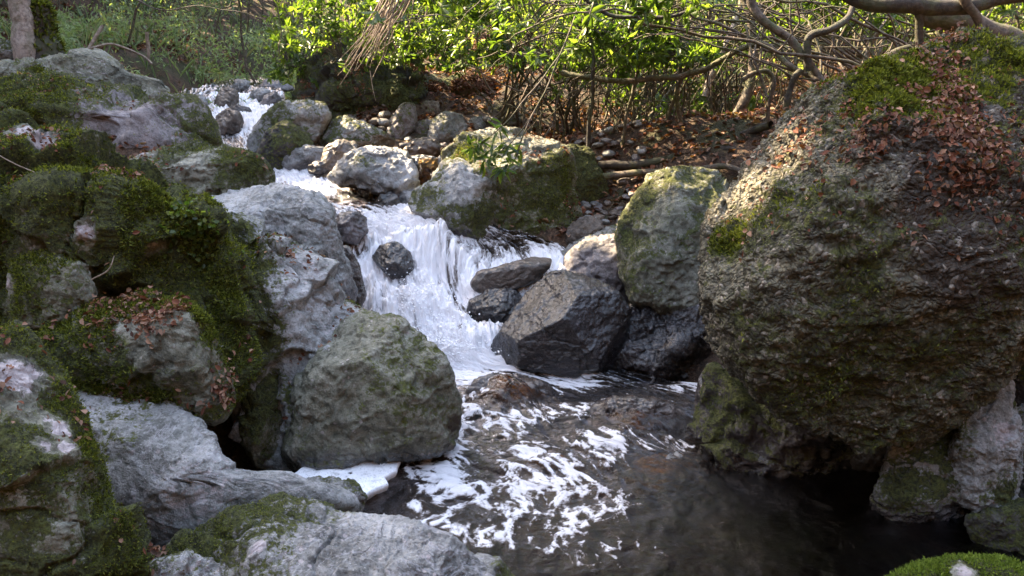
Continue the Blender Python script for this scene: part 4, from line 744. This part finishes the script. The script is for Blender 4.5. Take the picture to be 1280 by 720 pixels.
# ------------------------------------------------------------------ named branches (photo pixel + distance)
BR = [([(936, -60, 7.2), (938, 0, 7.2), (955, 25, 7.15), (985, 45, 7.1), (1005, 70, 7.05), (1022, 95, 7.0), (1030, 112, 6.9)], 5, 'bark', 'thick brown branch running down to the left shoulder of the giant boulder'),
      ([(700, 92, 8.4), (760, 100, 8.2), (835, 98, 7.9), (870, 90, 7.8), (905, 70, 7.6), (940, 55, 7.4), (962, 56, 7.3), (980, 75, 7.2), (1000, 88, 7.1), (1018, 100, 7)], 3.6, 'bark', 'long arching branch sweeping left from the giant boulder'),
      ([(1010, 88, 7.0), (1008, 60, 7.0), (1014, 44, 7.0), (1035, 38, 7.0), (1052, 28, 7.1), (1068, 5, 7.2), (1080, -60, 7.3)], 4.5, 'bark_dark', 'crooked dark branch rising with an elbow above the giant boulder'),
      ([(990, 140, 6.9), (1010, 128, 6.8), (1035, 116, 6.7), (1062, 98, 6.6), (1095, 80, 6.5), (1120, 66, 6.5), (1140, 62, 6.5)], 6, 'bark_dark', 'dark mossy limb lying along the upper edge of the giant boulder'),
      ([(982, 150, 7.0), (985, 120, 7.0), (992, 98, 7.0), (1003, 86, 7.0)], 4.5, 'bark_dark', 'short dark upright stem behind the lying dark limb'),
      ([(1040, -30, 6.6), (1075, -2, 6.5), (1115, 4, 6.4), (1165, 10, 6.4), (1215, 8, 6.4), (1300, -10, 6.5)], 10, 'bark_dark', 'heavy dark bough crossing the top right corner'),
      ([(1143, 0, 6.4), (1150, 22, 6.4), (1149, 42, 6.4), (1148, 62, 6.4)], 5, 'bark_dark', 'dark upright stub under the heavy bough'),
      ([(1150, 8, 6.9), (1190, 20, 6.8), (1235, 38, 6.8), (1300, 66, 6.7)], 15, 'bark', 'thick mossy trunk lying behind the giant boulder top'),
      ([(1198, -30, 6.3), (1208, 5, 6.3), (1225, 30, 6.3), (1250, 55, 6.2), (1300, 82, 6.2)], 5, 'bark', 'brown branch slanting down at the top right edge'),
      ([(900, 190, 9.0), (906, 165, 9.0), (925, 135, 9.0), (938, 105, 9.1), (942, 60, 9.2), (930, -20, 9.3)], 6.5, 'bark', 'moss covered leaning stem lit by the sun behind the boulders'),
      ([(930, 98, 7.6), (942, 90, 7.6), (958, 89, 7.6), (965, 102, 7.6), (962, 125, 7.6), (960, 150, 7.6)], 3, 'bark', 'small hooked branch hanging left of the giant boulder'),
      ([(735, 188, 8.6), (790, 186, 8.5), (850, 186, 8.3), (905, 178, 8.0), (965, 155, 7.6)], 6, 'bark_dark', 'uppermost dark log of the driftwood jam'),
      ([(750, 208, 8.1), (800, 206, 8.0), (850, 198, 7.9), (885, 188, 7.8), (930, 190, 7.6)], 5, 'bark_dark', 'middle dark log of the driftwood jam'),
      ([(745, 222, 7.9), (800, 216, 7.8), (860, 214, 7.6), (905, 208, 7.4), (930, 216, 7.3)], 4.5, 'bark', 'lowest brown stick of the driftwood jam'),
      ([(845, 200, 8.3), (880, 192, 8.2), (915, 172, 8.1), (960, 150, 8.0)], 5.5, 'bark', 'mossy log crossing the driftwood jam on a slant'),
      ([(734, 192, 8.0), (738, 140, 8.0), (742, 90, 8.0), (738, 30, 8.1), (730, -40, 8.2)], 2.4, 'bark_dark', 'straight dark stem rising beside the dark leaning rock'),
      ([(775, 205, 8.3), (780, 160, 8.3), (792, 112, 8.4), (800, 50, 8.5), (806, -40, 8.6)], 2.0, 'bark', 'thin stem second from the left above the driftwood jam'),
      ([(826, 198, 8.4), (833, 155, 8.4), (847, 100, 8.5), (850, 40, 8.5), (846, -40, 8.6)], 2.4, 'bark', 'thin stem in the middle above the driftwood jam'),
      ([(858, 195, 8.3), (852, 160, 8.3), (848, 120, 8.3), (862, 70, 8.4), (885, 20, 8.5), (900, -40, 8.5)], 3.0, 'bark', 'bent brown stem beside the mossy leaning stem'),
      ([(700, -30, 7.6), (760, 18, 7.5), (830, 22, 7.4), (880, 8, 7.3), (930, -20, 7.3)], 2.5, 'bark_dark', 'dark branch sagging across the top centre'),
      ([(880, 120, 9.6), (905, 60, 9.6), (925, 10, 9.7), (935, -40, 9.7)], 4, 'bark_pale', 'pale sunlit stem deep in the open bush'),
      ([(1070, 110, 8.2), (1085, 60, 8.2), (1110, 20, 8.2), (1120, -40, 8.2)], 3, 'bark_pale', 'pale stem behind the crooked dark branch')]
for pts, r, mt, lb in BR:
    P_ = pxl(pts); V, F = tube(P_, pr(r, P_[:, 1].mean()) * np.linspace(1.1, .8, len(pts)), 10, .04, 7)
    tag(mk_mesh('branch' if 'log' not in lb else 'log', V, F, M[mt], origin=P_[0]), lb, 'log' if 'log' in lb else 'branch', None)
# tangle of thin stems on the right bank : each bundle is one shrub skeleton
tg = Acc()
for k in range(240):
    X = rs.uniform(640, 1100); Y = rs.uniform(8.4, 11.5); s = gpt(X, 190, Y); h_ = rs.uniform(.5, 1.8); lean = rs.normal(size=3) * [.5, .3, 0]
    V, F = tube([s, s + lean * .3 + [0, 0, h_ * .4], s + lean * .8 + [0, 0, h_ * .8] + rs.normal(size=3) * .1, s + lean * 1.6 + [0, 0, h_]], np.array([1, .8, .6, .3]) * rs.uniform(.003, .012), 5, .14, 5); tg.add(V, F)
for k in range(46):
    a0 = (rs.uniform(930, 1180), rs.uniform(60, 130), rs.uniform(7.0, 8.6)); a1 = (rs.uniform(620, 1100), rs.uniform(-60, 60), a0[2] + rs.uniform(-.3, 1)); a2 = (a1[0] - rs.uniform(20, 160), a1[1] + rs.uniform(20, 140), a1[2] + rs.uniform(-.3, .6))
    am = ((a0[0] + a1[0]) / 2 + rs.uniform(-30, 50), (a0[1] + a1[1]) / 2 + rs.uniform(-50, 10), (a0[2] + a1[2]) / 2)
    V, F = tube(pxl([a0, am, a1, a2]), np.array([1, .8, .55, .25]) * rs.uniform(.006, .018), 6, .12, 7); tg.add(V, F)
tag(tg.mesh('stem_tangle', M['bark']), kind='stuff')
# pale hanging twigs over the outcrop
tb = at(505, -10, 8.6); tw_ = empty('hanging_twigs', tb, 'bundle of bare pale reddish twigs hanging over the black outcrop', 'twigs')
ta = Acc()
for k in range(34):
    x0 = rs.uniform(480, 520); l = rs.uniform(.5, 1.0); y_ = rs.uniform(8.3, 8.9); e = (rs.uniform(405, 470) * l + x0 * (1 - l), 100 * l * rs.uniform(.7, 1.2))
    V, F = tube(pxl([(x0, -15, y_), (x0 * .65 + e[0] * .35 + rs.uniform(-6, 6), e[1] * .35, y_), (x0 * .25 + e[0] * .75, e[1] * .72 + rs.uniform(-8, 8), y_), (e[0], e[1], y_)]), [.008, .006, .004, .002], 5, .05, 5); ta.add(V, F)
for pts in [[(490, 15, 8.5), (492, 50, 8.5), (500, 72, 8.5)], [(600, 85, 8.4), (606, 100, 8.4), (614, 112, 8.4)], [(492, 50, 8.5), (478, 60, 8.5), (468, 70, 8.5)], [(462, 88, 8.5), (466, 112, 8.5), (470, 126, 8.5)], [(660, 108, 8.3), (652, 125, 8.3), (645, 140, 8.3)]]:
    V, F = tube(pxl(pts), [.006, .004, .002], 5, .02); ta.add(V, F)
ta.mesh('bare_twigs', M['twig'], parent=tw_)
# twigs over top-left
for i, pts in enumerate([[(345, 10, 9), (352, 40, 9), (350, 60, 9), (352, 75, 9)], [(150, -10, 9.6), (200, 12, 9.5), (260, 8, 9.5), (330, 22, 9.4)]]):
    V, F = tube(pxl(pts), [.009, .007, .005, .003], 5, .05); tag(mk_mesh('branch', V, F, M['bark'], origin=pxl(pts)[0]), ['thin dark twig hanging at the left end of the leafy bush', 'thin bare branch crossing the pale undergrowth at the top'][i], 'branch')
# thin stick on the mossy outcrop
for pts, lb in [([(-10, 188, 4.3), (20, 205, 4.25), (60, 221, 4.22)], 'thin pale stick lying on the mossy outcrop near the left edge'), ([(115, 350, 3.95), (135, 338, 3.92), (142, 320, 3.95)], 'small yellow green twig with dry flowers on the mossy outcrop')]:
    V, F = tube(pxl(pts), [.004, .004, .002], 5, .01); tag(mk_mesh('stick', V, F, M['twig'], origin=pxl(pts)[0]), lb, 'stick')

# ------------------------------------------------------------------ fallen leaves
def litter_on(P0, N0, n, name, L=(.045, .075), lift=.008, label=None):
    d = rs.normal(size=(n, 3)); d = unit(d - (d * N0).sum(1)[:, None] * N0 * .85)
    V, F = leaves(P0 + N0 * lift, d, N0 + rs.normal(size=(n, 3)) * .4, rs.uniform(*L, n), rs.uniform(*L, n) * rs.uniform(.4, .8, n), .3, .25)
    tag(mk_mesh(name, V, F, M['litter'], {'rnd': np.repeat(rs.rand(n), 6)}, smooth=False), kind='stuff')
for V, N, dens, lb in LITTER:
    px_, py_ = proj(V); w = sstep(.2, .7, N[:, 2]) * sstep(-.1, .3, fbm(V, 2.0, 3, 88))
    if lb.startswith('giant'):
        w = (sstep(.1, .5, N[:, 2]) + .25) * sstep(-.05, .3, fbm(V, 3.2, 4, 88)) * sat(sstep(1030, 1180, px_ + 40 * fbm(V, 1.5, 2, 3)) * sstep(330, 250, py_) + .5 * sstep(220, 150, py_)) + 2 * np.exp(-((px_ - 1215) / 45) ** 2 - ((py_ - 215) / 45) ** 2) + .02 * (py_ < 330)
        w *= np.where((N * (V - [0, 0, CAM_Z])).sum(1) < 0, 1, .3)
    n = int(11000 * dens)
    if w.sum() < 1e-6 or n < 1: continue
    i = rs.choice(len(V), n, p=w / w.sum()); litter_on(V[i] + rs.normal(size=(n, 3)) * .012, N[i], n, 'leaf_litter', (.012, .045))
n = 60000; x = rs.uniform(-9, 7, n); y = rs.uniform(7, 17, n); ok = ((x < xl(y) - .25) | (x > xr(y) + .35)); x, y = x[ok], y[ok]
q_ = np.stack([x, y, ground_z(x, y)], 1); ok = fbm(q_, 1.0, 3, 91) > -.1; q_ = q_[ok]; litter_on(q_, np.tile([0, 0, 1.], (len(q_), 1)) + rs.normal(size=q_.shape) * .15, len(q_), 'leaf_litter', (.05, .09), .015)

# ------------------------------------------------------------------ ivy on the outcrop, spray drops
c = at(rs.normal(245, 16, 260), rs.normal(285, 24, 260), 1.0); o_l = [r for r in ROCKS.values() if r[0]['label'].startswith('huge dark')][0]
pv, py2 = proj(o_l[1]); fr = (o_l[2] * (o_l[1] - [0, 0, CAM_Z])).sum(1) < 0; w = np.exp(-((pv - 245) / 26) ** 2 - ((py2 - 285) / 34) ** 2) * fr + 1e-12
i = rs.choice(len(pv), 220, p=w / w.sum()); iv = o_l[1][i] + o_l[2][i] * .02
V, F = leaves(iv, rs.normal(size=(220, 3)) + [0, 0, -.5], o_l[2][i] + rs.normal(size=(220, 3)) * .3, rs.uniform(.02, .038, 220), rs.uniform(.02, .034, 220))
o_ = tag(mk_mesh('ivy', V, F, M['leaf'], {'rnd': np.repeat(rs.rand(220), 6)}, smooth=False, origin=iv[0]), 'small patch of creeping ivy on the shoulder of the mossy outcrop', 'ivy')
w = sstep(.7, 1.1, WATER_F) * (WATER_P[:, 1] < 7.5); n = 5000; i = rs.choice(len(w), n, p=w / w.sum()); D, F = ico(1)
c = WATER_P[i] + np.abs(rs.normal(size=(n, 3))) * [0, 0, .05] + rs.normal(size=(n, 3)) * [.03, .03, .01]; r = .0015 + .0075 * rs.rand(n) ** 3
V = (c[:, None] + D[None] * r[:, None, None]).reshape(-1, 3); F = (F[None] + (np.arange(n) * len(D))[:, None, None]).reshape(-1, 3)
tag(mk_mesh('water_spray', V, F, M['drop']), kind='stuff')
# small waterfall between the pale rocks
zt, zb_ = at(535, 198, 8.0), at(535, 238, 7.85); wv = []
for s in np.linspace(0, 1, 24):
    for t in np.linspace(-1, 1, 16):
        p = zt * (1 - s) + zb_ * s + np.array([t * .10, -.06 * math.sin(s * 1.6), .0]); wv.append(p)
wv = np.array(wv); wv[:, 1] += .012 * fbm(wv * [1, 1, .2], 30, 2, 5)
tag(mk_mesh('thin_waterfall', wv, grid_faces(24, 16), M['water'], {'foam': .3 + .5 * fbm(wv * [1, 1, .08], 28, 3, 4), 'flow': wv * [3, 0, .6] , 'clear': wv[:, 0] * 0 + .9, 'froth': wv[:, 0] * 0}, origin=wv.min(0)), 'thin trickling waterfall between the arched rock and two toned boulder', 'waterfall')
for o in bpy.data.objects:
    if '_o' in o: del o['_o']
